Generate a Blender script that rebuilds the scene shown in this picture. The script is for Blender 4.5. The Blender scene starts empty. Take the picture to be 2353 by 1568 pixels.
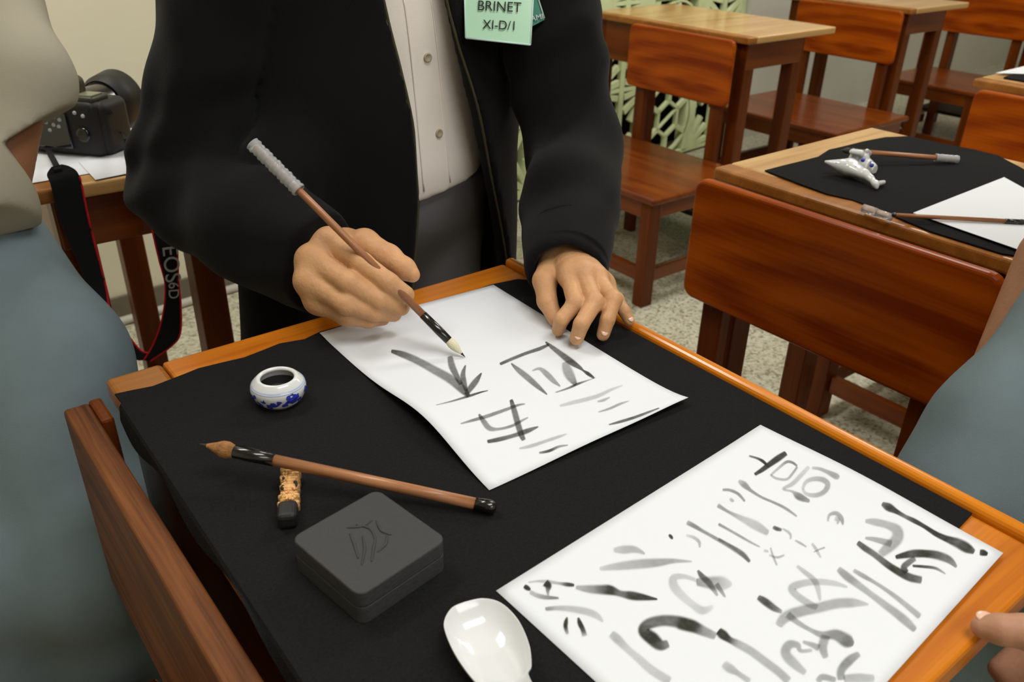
import bpy, bmesh, math, random
import numpy as np
from mathutils import Vector, Matrix
from mathutils.bvhtree import BVHTree
random.seed(7)
SC = bpy.context.scene
COL = SC.collection
# ------------------------------------------------------------------ camera
FPX, YAW, PIT, ROLL = 1910.7, 0.670, 0.499, 0.0209
CAM = np.array([-0.1089, -0.7285, 1.1554])
_f = np.array([math.sin(YAW)*math.cos(PIT), math.cos(YAW)*math.cos(PIT), -math.sin(PIT)])
_r = np.array([math.cos(YAW), -math.sin(YAW), 0.0]); _u = np.cross(_r, _f)
RT = _r*math.cos(ROLL)+_u*math.sin(ROLL); UP = -_r*math.sin(ROLL)+_u*math.cos(ROLL); FW = _f
cd = bpy.data.cameras.new('camera'); cam = bpy.data.objects.new('camera', cd); COL.objects.link(cam)
cam.matrix_world = Matrix(((RT[0], UP[0], -FW[0], CAM[0]), (RT[1], UP[1], -FW[1], CAM[1]), (RT[2], UP[2], -FW[2], CAM[2]), (0, 0, 0, 1)))
cd.sensor_width = 36; cd.lens = FPX/2353*36; cd.clip_start = 0.01; cd.clip_end = 50
cd.dof.use_dof = True; cd.dof.focus_distance = 0.78; cd.dof.aperture_fstop = 11
SC.camera = cam
# ------------------------------------------------------------------ world, lights, exposure
w = bpy.data.worlds.new('world'); SC.world = w; w.use_nodes = True
w.node_tree.nodes['Background'].inputs[0].default_value = (1.0, 0.96, 0.90, 1)
w.node_tree.nodes['Background'].inputs[1].default_value = 0.05
def area(name, loc, size, sy, power, col, rot=(0, 0, 0)):
    l = bpy.data.lights.new(name, 'AREA'); l.shape = 'RECTANGLE'; l.size = size; l.size_y = sy; l.energy = power; l.color = col
    o = bpy.data.objects.new(name, l); COL.objects.link(o); o.location = loc; o.rotation_euler = rot; return o
area('ceiling_or_fill_lamp', (0.45, -0.95, 2.75), 1.4, 0.5, 31, (1, 1, .99))
area('ceiling_or_fill_lamp', (0.3, -2.5, 2.3), 1.6, 0.5, 18, (1, 1, .99), (math.radians(52), 0, 0))  # soft fill added behind the viewpoint, brightens upright faces; no ceiling fitting
area('ceiling_or_fill_lamp', (2.6, 0.7, 2.75), 1.3, 0.4, 40, (1, .99, .93))
area('ceiling_or_fill_lamp', (4.9, 0.8, 2.75), 1.3, 0.4, 26, (1, .99, .93))
area('ceiling_or_fill_lamp', (-0.2, 1.0, 2.75), 1.0, 0.4, 30, (1, .99, .93))
SC.view_settings.view_transform = 'Standard'; SC.view_settings.look = 'None'
SC.view_settings.gamma = 1; SC.view_settings.use_curve_mapping = False; SC.view_settings.exposure = -0.25
# ------------------------------------------------------------------ helpers: a pixel of the photograph to a point of the place
def ray(px, py): return FW + RT*(px-1176.5)/FPX - UP*(py-784)/FPX
def atz(px, py, z): d = ray(px, py); return CAM + d*((z-CAM[2])/d[2])
def aty(px, py, y): d = ray(px, py); return CAM + d*((y-CAM[1])/d[1])
def atx(px, py, x): d = ray(px, py); return CAM + d*((x-CAM[0])/d[0])
def atd(px, py, dep): return CAM + ray(px, py)*dep
# ------------------------------------------------------------------ materials
def srgb(c): return tuple(((v/255)/12.92 if v/255 <= .04045 else ((v/255+.055)/1.055)**2.4) for v in c)
MATS = {}
def mat(name, col, rough=.6, spec=.5, metal=0, coat=0, bump=0, bscale=80, sheen=0, var=0, vscale=30, trans=0, ior=1.45, sss=0):
    if name in MATS: return MATS[name]
    m = bpy.data.materials.new(name); m.use_nodes = True; nt = m.node_tree; b = nt.nodes['Principled BSDF']
    b.inputs['Base Color'].default_value = (*col, 1); b.inputs['Roughness'].default_value = rough
    b.inputs['Specular IOR Level'].default_value = spec; b.inputs['Metallic'].default_value = metal
    b.inputs['Coat Weight'].default_value = coat; b.inputs['Coat Roughness'].default_value = .15
    b.inputs['Sheen Weight'].default_value = sheen; b.inputs['Transmission Weight'].default_value = trans; b.inputs['IOR'].default_value = ior
    if sss: b.inputs['Subsurface Weight'].default_value = sss; b.inputs['Subsurface Radius'].default_value = (.008, .003, .0015); b.inputs['Subsurface Scale'].default_value = 1
    tc = nt.nodes.new('ShaderNodeTexCoord')
    if var:
        n = nt.nodes.new('ShaderNodeTexNoise'); n.inputs['Scale'].default_value = vscale; n.inputs['Detail'].default_value = 4
        nt.links.new(tc.outputs['Object'], n.inputs['Vector'])
        r = nt.nodes.new('ShaderNodeMapRange'); r.inputs[1].default_value = .3; r.inputs[2].default_value = .7; r.inputs[3].default_value = 1-var; r.inputs[4].default_value = 1+var
        nt.links.new(n.outputs[0], r.inputs[0])
        mx = nt.nodes.new('ShaderNodeVectorMath'); mx.operation = 'SCALE'; mx.inputs[0].default_value = col
        nt.links.new(r.outputs[0], mx.inputs['Scale']); nt.links.new(mx.outputs[0], b.inputs['Base Color'])
    if bump:
        n = nt.nodes.new('ShaderNodeTexNoise'); n.inputs['Scale'].default_value = bscale; n.inputs['Detail'].default_value = 5
        nt.links.new(tc.outputs['Object'], n.inputs['Vector'])
        bp = nt.nodes.new('ShaderNodeBump'); bp.inputs['Strength'].default_value = bump; bp.inputs['Distance'].default_value = .002
        nt.links.new(n.outputs[0], bp.inputs['Height']); nt.links.new(bp.outputs[0], b.inputs['Normal'])
    MATS[name] = m; return m
def wood(name, dark, light, axis='y', rough=.32, scale=1.0, coat=.35, seed=0.0, cathedral=False, spec=.25):
    if name in MATS: return MATS[name]
    m = bpy.data.materials.new(name); m.use_nodes = True; nt = m.node_tree; b = nt.nodes['Principled BSDF']
    tc = nt.nodes.new('ShaderNodeTexCoord'); mp = nt.nodes.new('ShaderNodeMapping')
    s = {'x': (1.2, 14, 14), 'y': (14, 1.2, 14), 'z': (14, 14, 1.2)}[axis]
    mp.inputs['Scale'].default_value = tuple(v*scale for v in s); mp.inputs['Location'].default_value = (seed, seed*1.7, seed*.6)
    nt.links.new(tc.outputs['Object'], mp.inputs['Vector'])
    n = nt.nodes.new('ShaderNodeTexNoise'); n.inputs['Scale'].default_value = 1.6; n.inputs['Detail'].default_value = 6; n.inputs['Distortion'].default_value = .8
    nt.links.new(mp.outputs[0], n.inputs['Vector'])
    mp2 = nt.nodes.new('ShaderNodeMapping'); mp2.inputs['Scale'].default_value = tuple(v*scale*(9 if v > 2 else 2) for v in s)
    nt.links.new(tc.outputs['Object'], mp2.inputs['Vector'])
    n2 = nt.nodes.new('ShaderNodeTexNoise'); n2.inputs['Scale'].default_value = 2; n2.inputs['Detail'].default_value = 3
    nt.links.new(mp2.outputs[0], n2.inputs['Vector'])
    mixv = nt.nodes.new('ShaderNodeMath'); mixv.operation = 'MULTIPLY_ADD'; mixv.inputs[1].default_value = .35
    nt.links.new(n2.outputs[0], mixv.inputs[0]); nt.links.new(n.outputs[0], mixv.inputs[2])
    cr = nt.nodes.new('ShaderNodeValToRGB'); cr.color_ramp.elements[0].position = .45; cr.color_ramp.elements[1].position = .9
    cr.color_ramp.elements[0].color = (*dark, 1); cr.color_ramp.elements[1].color = (*light, 1)
    src = mixv.outputs[0]
    if cathedral:   # long flame figure of a plain-sawn board
        mp3 = nt.nodes.new('ShaderNodeMapping'); mp3.inputs['Location'].default_value = (0, -.33, -5.4); mp3.inputs['Scale'].default_value = (0, 2.2, 9)
        nt.links.new(tc.outputs['Object'], mp3.inputs['Vector'])
        ln = nt.nodes.new('ShaderNodeVectorMath'); ln.operation = 'LENGTH'; nt.links.new(mp3.outputs[0], ln.inputs[0])
        ad = nt.nodes.new('ShaderNodeMath'); ad.operation = 'MULTIPLY_ADD'; ad.inputs[1].default_value = .35
        nt.links.new(n.outputs[0], ad.inputs[0]); nt.links.new(ln.outputs['Value'], ad.inputs[2])
        sn = nt.nodes.new('ShaderNodeMath'); sn.operation = 'SINE'; ml = nt.nodes.new('ShaderNodeMath'); ml.operation = 'MULTIPLY'; ml.inputs[1].default_value = 15
        nt.links.new(ad.outputs[0], ml.inputs[0]); nt.links.new(ml.outputs[0], sn.inputs[0])
        m2 = nt.nodes.new('ShaderNodeMath'); m2.operation = 'MULTIPLY_ADD'; m2.inputs[1].default_value = .12
        nt.links.new(sn.outputs[0], m2.inputs[0]); nt.links.new(mixv.outputs[0], m2.inputs[2]); src = m2.outputs[0]
    nt.links.new(src, cr.inputs[0]); nt.links.new(cr.outputs[0], b.inputs['Base Color'])
    b.inputs['Roughness'].default_value = rough; b.inputs['Specular IOR Level'].default_value = spec; b.inputs['Coat Weight'].default_value = coat*.6; b.inputs['Coat Roughness'].default_value = .14
    bp = nt.nodes.new('ShaderNodeBump'); bp.inputs['Strength'].default_value = .12; bp.inputs['Distance'].default_value = .001
    nt.links.new(n2.outputs[0], bp.inputs['Height']); nt.links.new(bp.outputs[0], b.inputs['Normal'])
    MATS[name] = m; return m
RED_D, RED_L = (.105, .016, .0008), (.22, .050, .003)
W_Y = wood('varnished_wood_lengthways', RED_D, RED_L, 'y'); W_X = wood('varnished_wood_crossways', RED_D, RED_L, 'x', seed=3)
W_Z = wood('varnished_wood_upright', (.075, .014, .002), (.16, .036, .004), 'z', seed=5, coat=.1, spec=.15)
W_BACK = wood('figured_backrest_wood', (.20, .026, .0006), (.44, .088, .002), 'y', cathedral=True, scale=.8, coat=.08, spec=.12)
W_TOP = wood('golden_desk_wood', (.33, .070, .002), (.62, .20, .008), 'x', seed=1.3, coat=.3)
W_TOP2 = wood('tan_desk_wood', (.25, .080, .014), (.42, .17, .032), 'x', seed=8, coat=.2)
W_TAN = wood('tan_varnished_desktop', (.46, .23, .07), (.74, .46, .19), 'x', seed=6, coat=.9, rough=.28)
W_LIP = wood('orange_lip_wood', (.42, .10, .003), (.72, .24, .010), 'y', seed=2, rough=.22, coat=.7)
W_WORN = wood('worn_brown_wood', (.050, .015, .006), (.22, .078, .024), 'y', seed=4, rough=.5, scale=2.2, coat=0, spec=.12)
M_CLOTH = mat('black_felt', (.0105, .0105, .0112), .95, .12, bump=.5, bscale=900, var=.25, vscale=500)
M_JACKET = mat('black_jacket_cloth', (.0042, .0042, .0048), .85, .15, sheen=.05, bump=.25, bscale=600)
M_SHIRT = mat('cream_shirt_cotton', (.86, .80, .74), .85, .2, bump=.15, bscale=500)
M_SHIRT2 = mat('beige_shirt_cotton', (.36, .33, .255), .85, .2, bump=.15, bscale=500)
M_DTROU = mat('charcoal_trouser_cloth', (.16, .163, .175), .85, .2, bump=.2, bscale=700)
M_GTROU = mat('blue_grey_trouser_cloth', (.155, .205, .225), .85, .2, bump=.2, bscale=700, var=.06, vscale=18)
M_SKIN = mat('skin', (.56, .30, .145), .5, .4, bump=.35, bscale=260, var=.10, vscale=45, sss=.15)
M_SKIN2 = mat('skin_in_shadow', (.25, .105, .05), .55, .4, bump=.2, bscale=200, var=.08, vscale=30, sss=.1)  # skin tone darkened to carry the shadow on the left arm
M_NAIL = mat('fingernail', (.74, .45, .34), .3, .5, coat=.3)
M_PAPER = mat('white_paper', (.70, .72, .765), .75, .3)
M_PORC = mat('white_porcelain', (.68, .69, .70), .12, .5, coat=.4)
M_BLUE = mat('cobalt_glaze', (.03, .045, .42), .15, .5, coat=.4)
M_LBLUE = mat('pale_blue_glaze', (.38, .50, .78), .15, .5, coat=.4)
M_INK = mat('wet_ink', (.004, .004, .004), .06, .5)
M_STONE = mat('grey_inkstone', (.042, .042, .044), .62, .35, bump=.3, bscale=300)
M_BAMBOO = wood('brush_handle_wood', (.22, .085, .035), (.42, .19, .09), 'x', scale=6, rough=.35, coat=.3)
M_BLACKP = mat('black_gloss_plastic', (.006, .006, .006), .18, .5, coat=.5)
M_BLACKM = mat('black_matt_plastic', (.012, .012, .012), .5, .4, bump=.2, bscale=900)
M_HAIRT = mat('tan_brush_hair', (.30, .14, .05), .7, .2, bump=.6, bscale=700, var=.3, vscale=200)
M_HAIRW = mat('cream_brush_hair', (.75, .70, .52), .7, .2, bump=.6, bscale=700)
M_HAIRD = mat('inked_brush_hair', (.03, .03, .025), .6, .3)
M_CLEAR = mat('clear_plastic_sleeve', (.85, .87, .9), .12, .5, trans=.75, ior=1.3)
M_GOLD = mat('gold_relief', (.75, .42, .16), .35, .6, metal=.25, bump=.8, bscale=400)
M_GREEN = mat('pale_green_paint', (.72, .80, .46), .75, .2, var=.12, vscale=12)
M_CREAMW = mat('cream_wall_paint', (.80, .755, .60), .85, .2, bump=.15, bscale=60, var=.03, vscale=3)
M_GREYW = mat('grey_wall_paint', (.58, .56, .49), .85, .2, var=.03, vscale=3)
M_DADO = mat('taupe_skirting_paint', (.17, .145, .11), .7, .3, var=.08, vscale=15)
M_PIPE = mat('white_conduit', (.55, .53, .47), .4, .4)
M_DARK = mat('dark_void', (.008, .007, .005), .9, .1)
M_RED = mat('red_strap_edge', (.62, .01, .02), .7, .2)
M_STRAP = mat('black_webbing', (.013, .013, .015), .85, .2, bump=.4, bscale=1200)
M_SILVER = mat('silver_print', (.55, .55, .55), .5, .4)
M_GREENC = mat('mint_card', (.42, .70, .50), .35, .4, coat=.6)
M_GREENB = mat('bottle_green_badge', (.01, .17, .11), .4, .4)
M_TEXT = mat('black_print', (.012, .014, .012), .6, .3)
M_ZIP = mat('olive_zip_tape', (.05, .044, .02), .6, .4)
M_GLASS = mat('lens_glass', (.01, .012, .02), .05, .6, coat=1)
M_GREYBTN = mat('pale_camera_button', (.45, .45, .47), .4, .4)
M_OLIVE = mat('camera_top_cover', (.035, .036, .022), .4, .5)
def floor_mat():
    m = bpy.data.materials.new('speckled_terrazzo'); m.use_nodes = True; nt = m.node_tree; b = nt.nodes['Principled BSDF']
    tc = nt.nodes.new('ShaderNodeTexCoord'); v = nt.nodes.new('ShaderNodeTexVoronoi'); v.inputs['Scale'].default_value = 130
    nt.links.new(tc.outputs['Object'], v.inputs['Vector'])
    cr = nt.nodes.new('ShaderNodeValToRGB'); e = cr.color_ramp.elements
    e[0].position = .0; e[0].color = (.21, .19, .12, 1); e[1].position = 1; e[1].color = (.62, .595, .48, 1)
    x = e.new(.45); x.color = (.50, .475, .365, 1); x = e.new(.2); x.color = (.38, .355, .25, 1)
    sp = nt.nodes.new('ShaderNodeSeparateColor'); nt.links.new(v.outputs['Color'], sp.inputs[0]); nt.links.new(sp.outputs[0], cr.inputs[0])
    nt.links.new(cr.outputs[0], b.inputs['Base Color']); b.inputs['Roughness'].default_value = .35; return m
M_FLOOR = floor_mat()
def ink_mat():
    m = bpy.data.materials.new('brushed_ink'); m.use_nodes = True; nt = m.node_tree
    b = nt.nodes['Principled BSDF']; b.inputs['Roughness'].default_value = .6; b.inputs['Specular IOR Level'].default_value = .2
    a = nt.nodes.new('ShaderNodeAttribute'); a.attribute_name = 'ink'
    sp = nt.nodes.new('ShaderNodeSeparateColor'); nt.links.new(a.outputs['Color'], sp.inputs[0])
    # r = how black, g = across the stroke 0..1..0 (soft bleeding edge)
    n = nt.nodes.new('ShaderNodeTexNoise'); n.inputs['Scale'].default_value = 220; n.inputs['Detail'].default_value = 3
    tc = nt.nodes.new('ShaderNodeTexCoord'); nt.links.new(tc.outputs['Object'], n.inputs['Vector'])
    mr = nt.nodes.new('ShaderNodeMapRange'); mr.interpolation_type = 'SMOOTHSTEP'; mr.inputs[1].default_value = 0; mr.inputs[2].default_value = .5
    nt.links.new(sp.outputs[1], mr.inputs[0])
    nr = nt.nodes.new('ShaderNodeMapRange'); nr.inputs[1].default_value = .3; nr.inputs[2].default_value = .65; nr.inputs[3].default_value = .84; nr.inputs[4].default_value = 1.0
    nt.links.new(n.outputs[0], nr.inputs[0])
    m1 = nt.nodes.new('ShaderNodeMath'); m1.operation = 'MULTIPLY'; nt.links.new(mr.outputs[0], m1.inputs[0]); nt.links.new(nr.outputs[0], m1.inputs[1])
    m2 = nt.nodes.new('ShaderNodeMath'); m2.operation = 'MULTIPLY'; nt.links.new(m1.outputs[0], m2.inputs[0]); nt.links.new(sp.outputs[0], m2.inputs[1])
    b.inputs['Base Color'].default_value = (.02, .021, .012, 1); nt.links.new(m2.outputs[0], b.inputs['Alpha']); return m
M_BRUSHED = ink_mat()
# ------------------------------------------------------------------ object helpers
def link(o, parent=None):
    COL.objects.link(o)
    if parent is not None: o.parent = parent; o.matrix_parent_inverse = Matrix.Identity(4)
    return o
def thing(name, label, cat, group=None, loc=(0, 0, 0), rz=0, kind=None):
    o = bpy.data.objects.new(name, None); COL.objects.link(o); o.location = loc; o.rotation_euler = (0, 0, rz); o.empty_display_size = .05
    o['label'] = label; o['category'] = cat
    if group: o['group'] = group
    if kind: o['kind'] = kind
    return o
def tag(o, label, cat, group=None):
    o['label'] = label; o['category'] = cat
    if group: o['group'] = group
    return o
def mesh_obj(name, verts, faces, m, parent=None, smooth=False):
    me = bpy.data.meshes.new(name); me.from_pydata([tuple(map(float, v)) for v in verts], [], [tuple(f) for f in faces]); me.update()
    if m: me.materials.append(m)
    if smooth: me.polygons.foreach_set('use_smooth', [True]*len(me.polygons))
    return link(bpy.data.objects.new(name, me), parent)
def bm_obj(name, bm, m, parent=None, smooth=False):
    bmesh.ops.recalc_face_normals(bm, faces=bm.faces)
    me = bpy.data.meshes.new(name); bm.to_mesh(me); bm.free()
    if m: me.materials.append(m)
    if smooth: me.polygons.foreach_set('use_smooth', [True]*len(me.polygons))
    return link(bpy.data.objects.new(name, me), parent)
def bx(bm, lo, hi, bev=.003, seg=2, only=None):
    lo = Vector(lo); hi = Vector(hi); c = (lo+hi)/2; s = hi-lo
    g = bmesh.ops.create_cube(bm, size=1, matrix=Matrix.Translation(c) @ Matrix.Diagonal((*s, 1)))
    if bev:
        es = list({e for v in g['verts'] for e in v.link_edges})
        bmesh.ops.bevel(bm, geom=es, offset=min(bev, min(s)*.45), segments=seg, affect='EDGES', profile=.5)
    return bm
def box(name, lo, hi, m, parent=None, bev=.003, seg=2):
    return bm_obj(name, bx(bmesh.new(), lo, hi, bev, seg), m, parent, smooth=False)
def bar(name, a, b, w, h, m, parent=None, bev=.002):
    a = Vector(a); b = Vector(b); d = b-a; bm = bmesh.new(); bx(bm, (-w/2, -h/2, 0), (w/2, h/2, d.length), bev)
    q = d.to_track_quat('Z', 'Y'); bm.transform(Matrix.Translation(a) @ q.to_matrix().to_4x4()); return bm_obj(name, bm, m, parent)
def rounded_panel(name, x0, x1, y0, y1, z0, z1, r, m, parent, bev=.004):
    """board standing in the y-z plane with rounded corners"""
    bm = bmesh.new(); pts = []
    for cy, cz, a0 in ((y1-r, z1-r, 0), (y0+r, z1-r, 90), (y0+r, z0+r, 180), (y1-r, z0+r, 270)):
        for k in range(6):
            a = math.radians(a0+k*18); pts.append((cy+r*math.cos(a), cz+r*math.sin(a)))
    vs = [bm.verts.new((x0, y, z)) for y, z in pts]; f = bm.faces.new(vs)
    e = bmesh.ops.extrude_face_region(bm, geom=[f]); bmesh.ops.translate(bm, verts=[v for v in e['geom'] if isinstance(v, bmesh.types.BMVert)], vec=(x1-x0, 0, 0))
    es = [e for e in bm.edges if len(e.link_faces) == 2 and any(len(q.verts) > 4 for q in e.link_faces)]
    bmesh.ops.bevel(bm, geom=es, offset=bev, segments=3, affect='EDGES', profile=.5)
    return bm_obj(name, bm, m, parent)
def lathe(bm, prof, n=40, mtx=Matrix.Identity(4)):
    rings = []
    for r, z in prof:
        rings.append([bm.verts.new(mtx @ Vector((r*math.cos(2*math.pi*k/n), r*math.sin(2*math.pi*k/n), z))) for k in range(n)] if r > 1e-6 else [bm.verts.new(mtx @ Vector((0, 0, z)))])
    for a, b in zip(rings, rings[1:]):
        for k in range(n):
            k2 = (k+1) % n
            if len(a) == 1 and len(b) == 1: continue
            if len(a) == 1: bm.faces.new((a[0], b[k], b[k2]))
            elif len(b) == 1: bm.faces.new((a[k], b[0], a[k2]))
            else: bm.faces.new((a[k], b[k], b[k2], a[k2]))
    return bm
def axis_mtx(a, b):
    a = Vector(a); d = Vector(b)-a; return Matrix.Translation(a) @ d.to_track_quat('Z', 'Y').to_matrix().to_4x4()
def tube(name, pts, rad, m, parent=None, n=10, flat=1.0, up=(0, 0, 1)):
    pts = [Vector(p) for p in pts]; rad = rad if hasattr(rad, '__len__') else [rad]*len(pts)
    bm = bmesh.new(); rings = []; up = Vector(up)
    for i, p in enumerate(pts):
        t = (pts[min(i+1, len(pts)-1)]-pts[max(i-1, 0)]).normalized(); s = t.cross(up)
        if s.length < 1e-4: s = t.cross(Vector((1, 0, 0)))
        s.normalize(); v = s.cross(t)
        rings.append([bm.verts.new(p+s*rad[i]*math.cos(2*math.pi*k/n)+v*rad[i]*flat*math.sin(2*math.pi*k/n)) for k in range(n)])
    for a, b in zip(rings, rings[1:]):
        for k in range(n): bm.faces.new((a[k], a[(k+1) % n], b[(k+1) % n], b[k]))
    bm.faces.new(rings[0]); bm.faces.new(rings[-1][::-1]); return bm_obj(name, bm, m, parent, True)
def spline(P, n):
    """Catmull-Rom through P, n samples"""
    P = [np.array(p, float) for p in P]; out = []; m = len(P)-1
    for i in range(n):
        t = i/(n-1)*m; k = min(int(t), m-1); t -= k
        p0, p1, p2, p3 = P[max(k-1, 0)], P[k], P[k+1], P[min(k+2, m)]
        out.append(.5*((2*p1)+(p2-p0)*t+(2*p0-5*p1+4*p2-p3)*t*t+(3*p1-p0-3*p2+p3)*t**3))
    return out
# ------------------------------------------------------------------ signed distance modelling (bodies, clothes, porcelain)
class Field:
    def __init__(s, lo, hi, h):
        s.lo = np.array(lo, float); s.h = h; s.n = np.maximum(np.ceil((np.array(hi)-s.lo)/h).astype(int)+1, 4)
        s.a = np.full(s.n, 1.0, np.float32)
    def sub(s, lo, hi):
        i0 = np.maximum(np.floor((np.array(lo)-s.lo)/s.h).astype(int), 0); i1 = np.minimum(np.ceil((np.array(hi)-s.lo)/s.h).astype(int)+1, s.n)
        if (i1 <= i0).any(): return None, None
        sl = tuple(slice(a, b) for a, b in zip(i0, i1))
        ax = [(s.lo[k]+np.arange(i0[k], i1[k])*s.h).astype(np.float32) for k in range(3)]
        return sl, np.meshgrid(*ax, indexing='ij', sparse=True)
    @staticmethod
    def _cone(G, a, b, ra, rb, flat):
        a = np.array(a, np.float32); ba = np.array(b, np.float32)-a; L = float(ba@ba) or 1e-9
        X, Y, Z = G[0]-a[0], G[1]-a[1], G[2]-a[2]
        t = np.clip((X*ba[0]+Y*ba[1]+Z*ba[2])/L, 0, 1)
        X = X-t*ba[0]; Y = Y-t*ba[1]; Z = Z-t*ba[2]
        if flat is not None:
            n, sc = np.array(flat[0], np.float32), flat[1]; n = n/np.linalg.norm(n); q = (X*n[0]+Y*n[1]+Z*n[2])*(1/sc-1)
            X = X+q*n[0]; Y = Y+q*n[1]; Z = Z+q*n[2]
        return np.sqrt(X*X+Y*Y+Z*Z)-(ra+(rb-ra)*t)
    def cone(s, a, b, ra, rb, k=.005, flat=None, cut=False):
        a = np.array(a, float); b = np.array(b, float); R = max(ra, rb)+k+4*s.h
        sl, G = s.sub(np.minimum(a, b)-R, np.maximum(a, b)+R)
        if sl is None: return
        d = s._cone(G, a, b, ra, rb, flat); A = s.a[sl]
        if cut: hh = np.maximum(k-np.abs(A+d), 0)/k; s.a[sl] = np.maximum(A, -d)+hh*hh*k/4
        else: hh = np.maximum(k-np.abs(A-d), 0)/k; s.a[sl] = np.minimum(A, d)-hh*hh*k/4
    def chain(s, pts, rad, k=.005, flat=None):
        for i in range(len(pts)-1): s.cone(pts[i], pts[i+1], rad[i], rad[i+1], k, flat)
    def apply(s, fn, lo=None, hi=None):
        sl, G = s.sub(s.lo if lo is None else lo, s.lo+s.h*s.n if hi is None else hi); s.a[sl] = fn(s.a[sl], *G)
    def mesh(s):
        import openvdb as vdb
        g = vdb.FloatGrid(1.0); A = np.pad(s.a, 1, constant_values=1.0); g.copyFromArray(np.ascontiguousarray(A.astype(np.float32)))
        p, q = g.convertToQuads(0.0); p = (np.array(p, float)-1)*s.h+s.lo; q = np.array(q)[:, ::-1]
        return p, q
def np_obj(name, p, q, m, parent=None, relax=0):
    if relax:
        e = np.concatenate([q[:, [0, 1]], q[:, [1, 2]], q[:, [2, 3]], q[:, [3, 0]]])
        for _ in range(relax):
            s = np.zeros_like(p); c = np.zeros(len(p)); np.add.at(s, e[:, 0], p[e[:, 1]]); np.add.at(c, e[:, 0], 1); np.add.at(s, e[:, 1], p[e[:, 0]]); np.add.at(c, e[:, 1], 1)
            p = .4*p+.6*s/c[:, None]
    me = bpy.data.meshes.new(name); me.vertices.add(len(p)); me.vertices.foreach_set('co', p.astype(np.float32).ravel())
    me.loops.add(len(q)*4); me.loops.foreach_set('vertex_index', q.astype(np.int32).ravel())
    me.polygons.add(len(q)); me.polygons.foreach_set('loop_start', np.arange(0, len(q)*4, 4, dtype=np.int32)); me.polygons.foreach_set('use_smooth', np.ones(len(q), bool))
    me.update(); me.validate()
    # outward normals
    v = p[q]; vol = np.einsum('ij,ij->i', v[:, 0]-p.mean(0), np.cross(v[:, 1]-v[:, 0], v[:, 2]-v[:, 0])).sum()
    if vol < 0: me.flip_normals()
    if m: me.materials.append(m)
    return link(bpy.data.objects.new(name, me), parent)
def folds(G, amp, f, seed=0.0):
    X, Y, Z = G; s = seed
    w1 = np.sin(X*f*.7+s)+np.sin(Y*f*.8+1.3*s)+np.sin(Z*f*.6+2.1*s)
    return amp*(np.sin(Z*f+1.6*w1+s)*.6+np.sin((X+Y)*f*.9+1.9*w1+2*s)*.4)
DZ = 0.76
# ================================================================== SETTING
def struct(o): o['kind'] = 'structure'; return o
f = struct(box('floor', (-3, -3, -.05), (8, 3, 0), M_FLOOR, bev=0))
WA, WB = Vector((-3, 1.40, 0)), Vector((8, 2.40, 0)); wdir = (WB-WA).normalized(); wn = Vector((wdir.y, -wdir.x, 0))  # wall line, wn faces the room
def wall_pt(x, out=0.0, z=0.0):
    t = (x-WA.x)/wdir.x; p = WA+wdir*t+wn*out; return (p.x, p.y, z)
def wall_box(bm, x0, x1, z0, z1, t0, t1):
    vs = [bm.verts.new(wall_pt(x, o, z)) for x, o, z in ((x0, t0, z0), (x1, t0, z0), (x1, t1, z0), (x0, t1, z0), (x0, t0, z1), (x1, t0, z1), (x1, t1, z1), (x0, t1, z1))]
    for q in ((0, 1, 2, 3), (4, 7, 6, 5), (0, 4, 5, 1), (1, 5, 6, 2), (2, 6, 7, 3), (3, 7, 4, 0)): bm.faces.new([vs[i] for i in q])
SX0, SX1, SZ1 = 1.69, 3.49, 1.10
bm = bmesh.new(); wall_box(bm, -3, 1.5, 0, 3, 0, -.12); wall_box(bm, 1.5, SX0, 0, 3, 0, -.12); wall_box(bm, SX0, SX1, SZ1, 3, 0, -.12)
struct(bm_obj('wall_back', bm, M_CREAMW))
bm = bmesh.new(); wall_box(bm, SX1, 8, 0, 3, .0, -.12); struct(bm_obj('wall_far', bm, M_GREYW))
bm = bmesh.new(); wall_box(bm, SX0, SX1, 0, SZ1, -.22, -.24); wall_box(bm, SX0-.02, SX0, 0, SZ1, -.12, -.24); wall_box(bm, SX1, SX1+.02, 0, SZ1, -.12, -.24); struct(bm_obj('wall_dark_backing', bm, M_DARK))  # black-coloured backing stands in for the unlit space behind the screen
struct(box('wall_right', (7.4, -3, 0), (7.5, 3, 3), M_GREYW, bev=0)); struct(box('wall_front', (-3, -3, 0), (8, -2.9, 3), M_CREAMW, bev=0))
struct(box('wall_left', (-3, -3, 0), (-2.9, 2, 3), M_CREAMW, bev=0)); struct(box('ceiling', (-3, -3, 3), (8, 3, 3.05), M_CREAMW, bev=0))
bm = bmesh.new(); wall_box(bm, -2.9, SX0, 0.02, .085, .012, .001); struct(bm_obj('baseboard_back', bm, M_DADO))
struct(tube('trim_1', [wall_pt(-2.9, .018, .013), wall_pt(SX0, .018, .013)], .013, M_PIPE, n=12))
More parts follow.
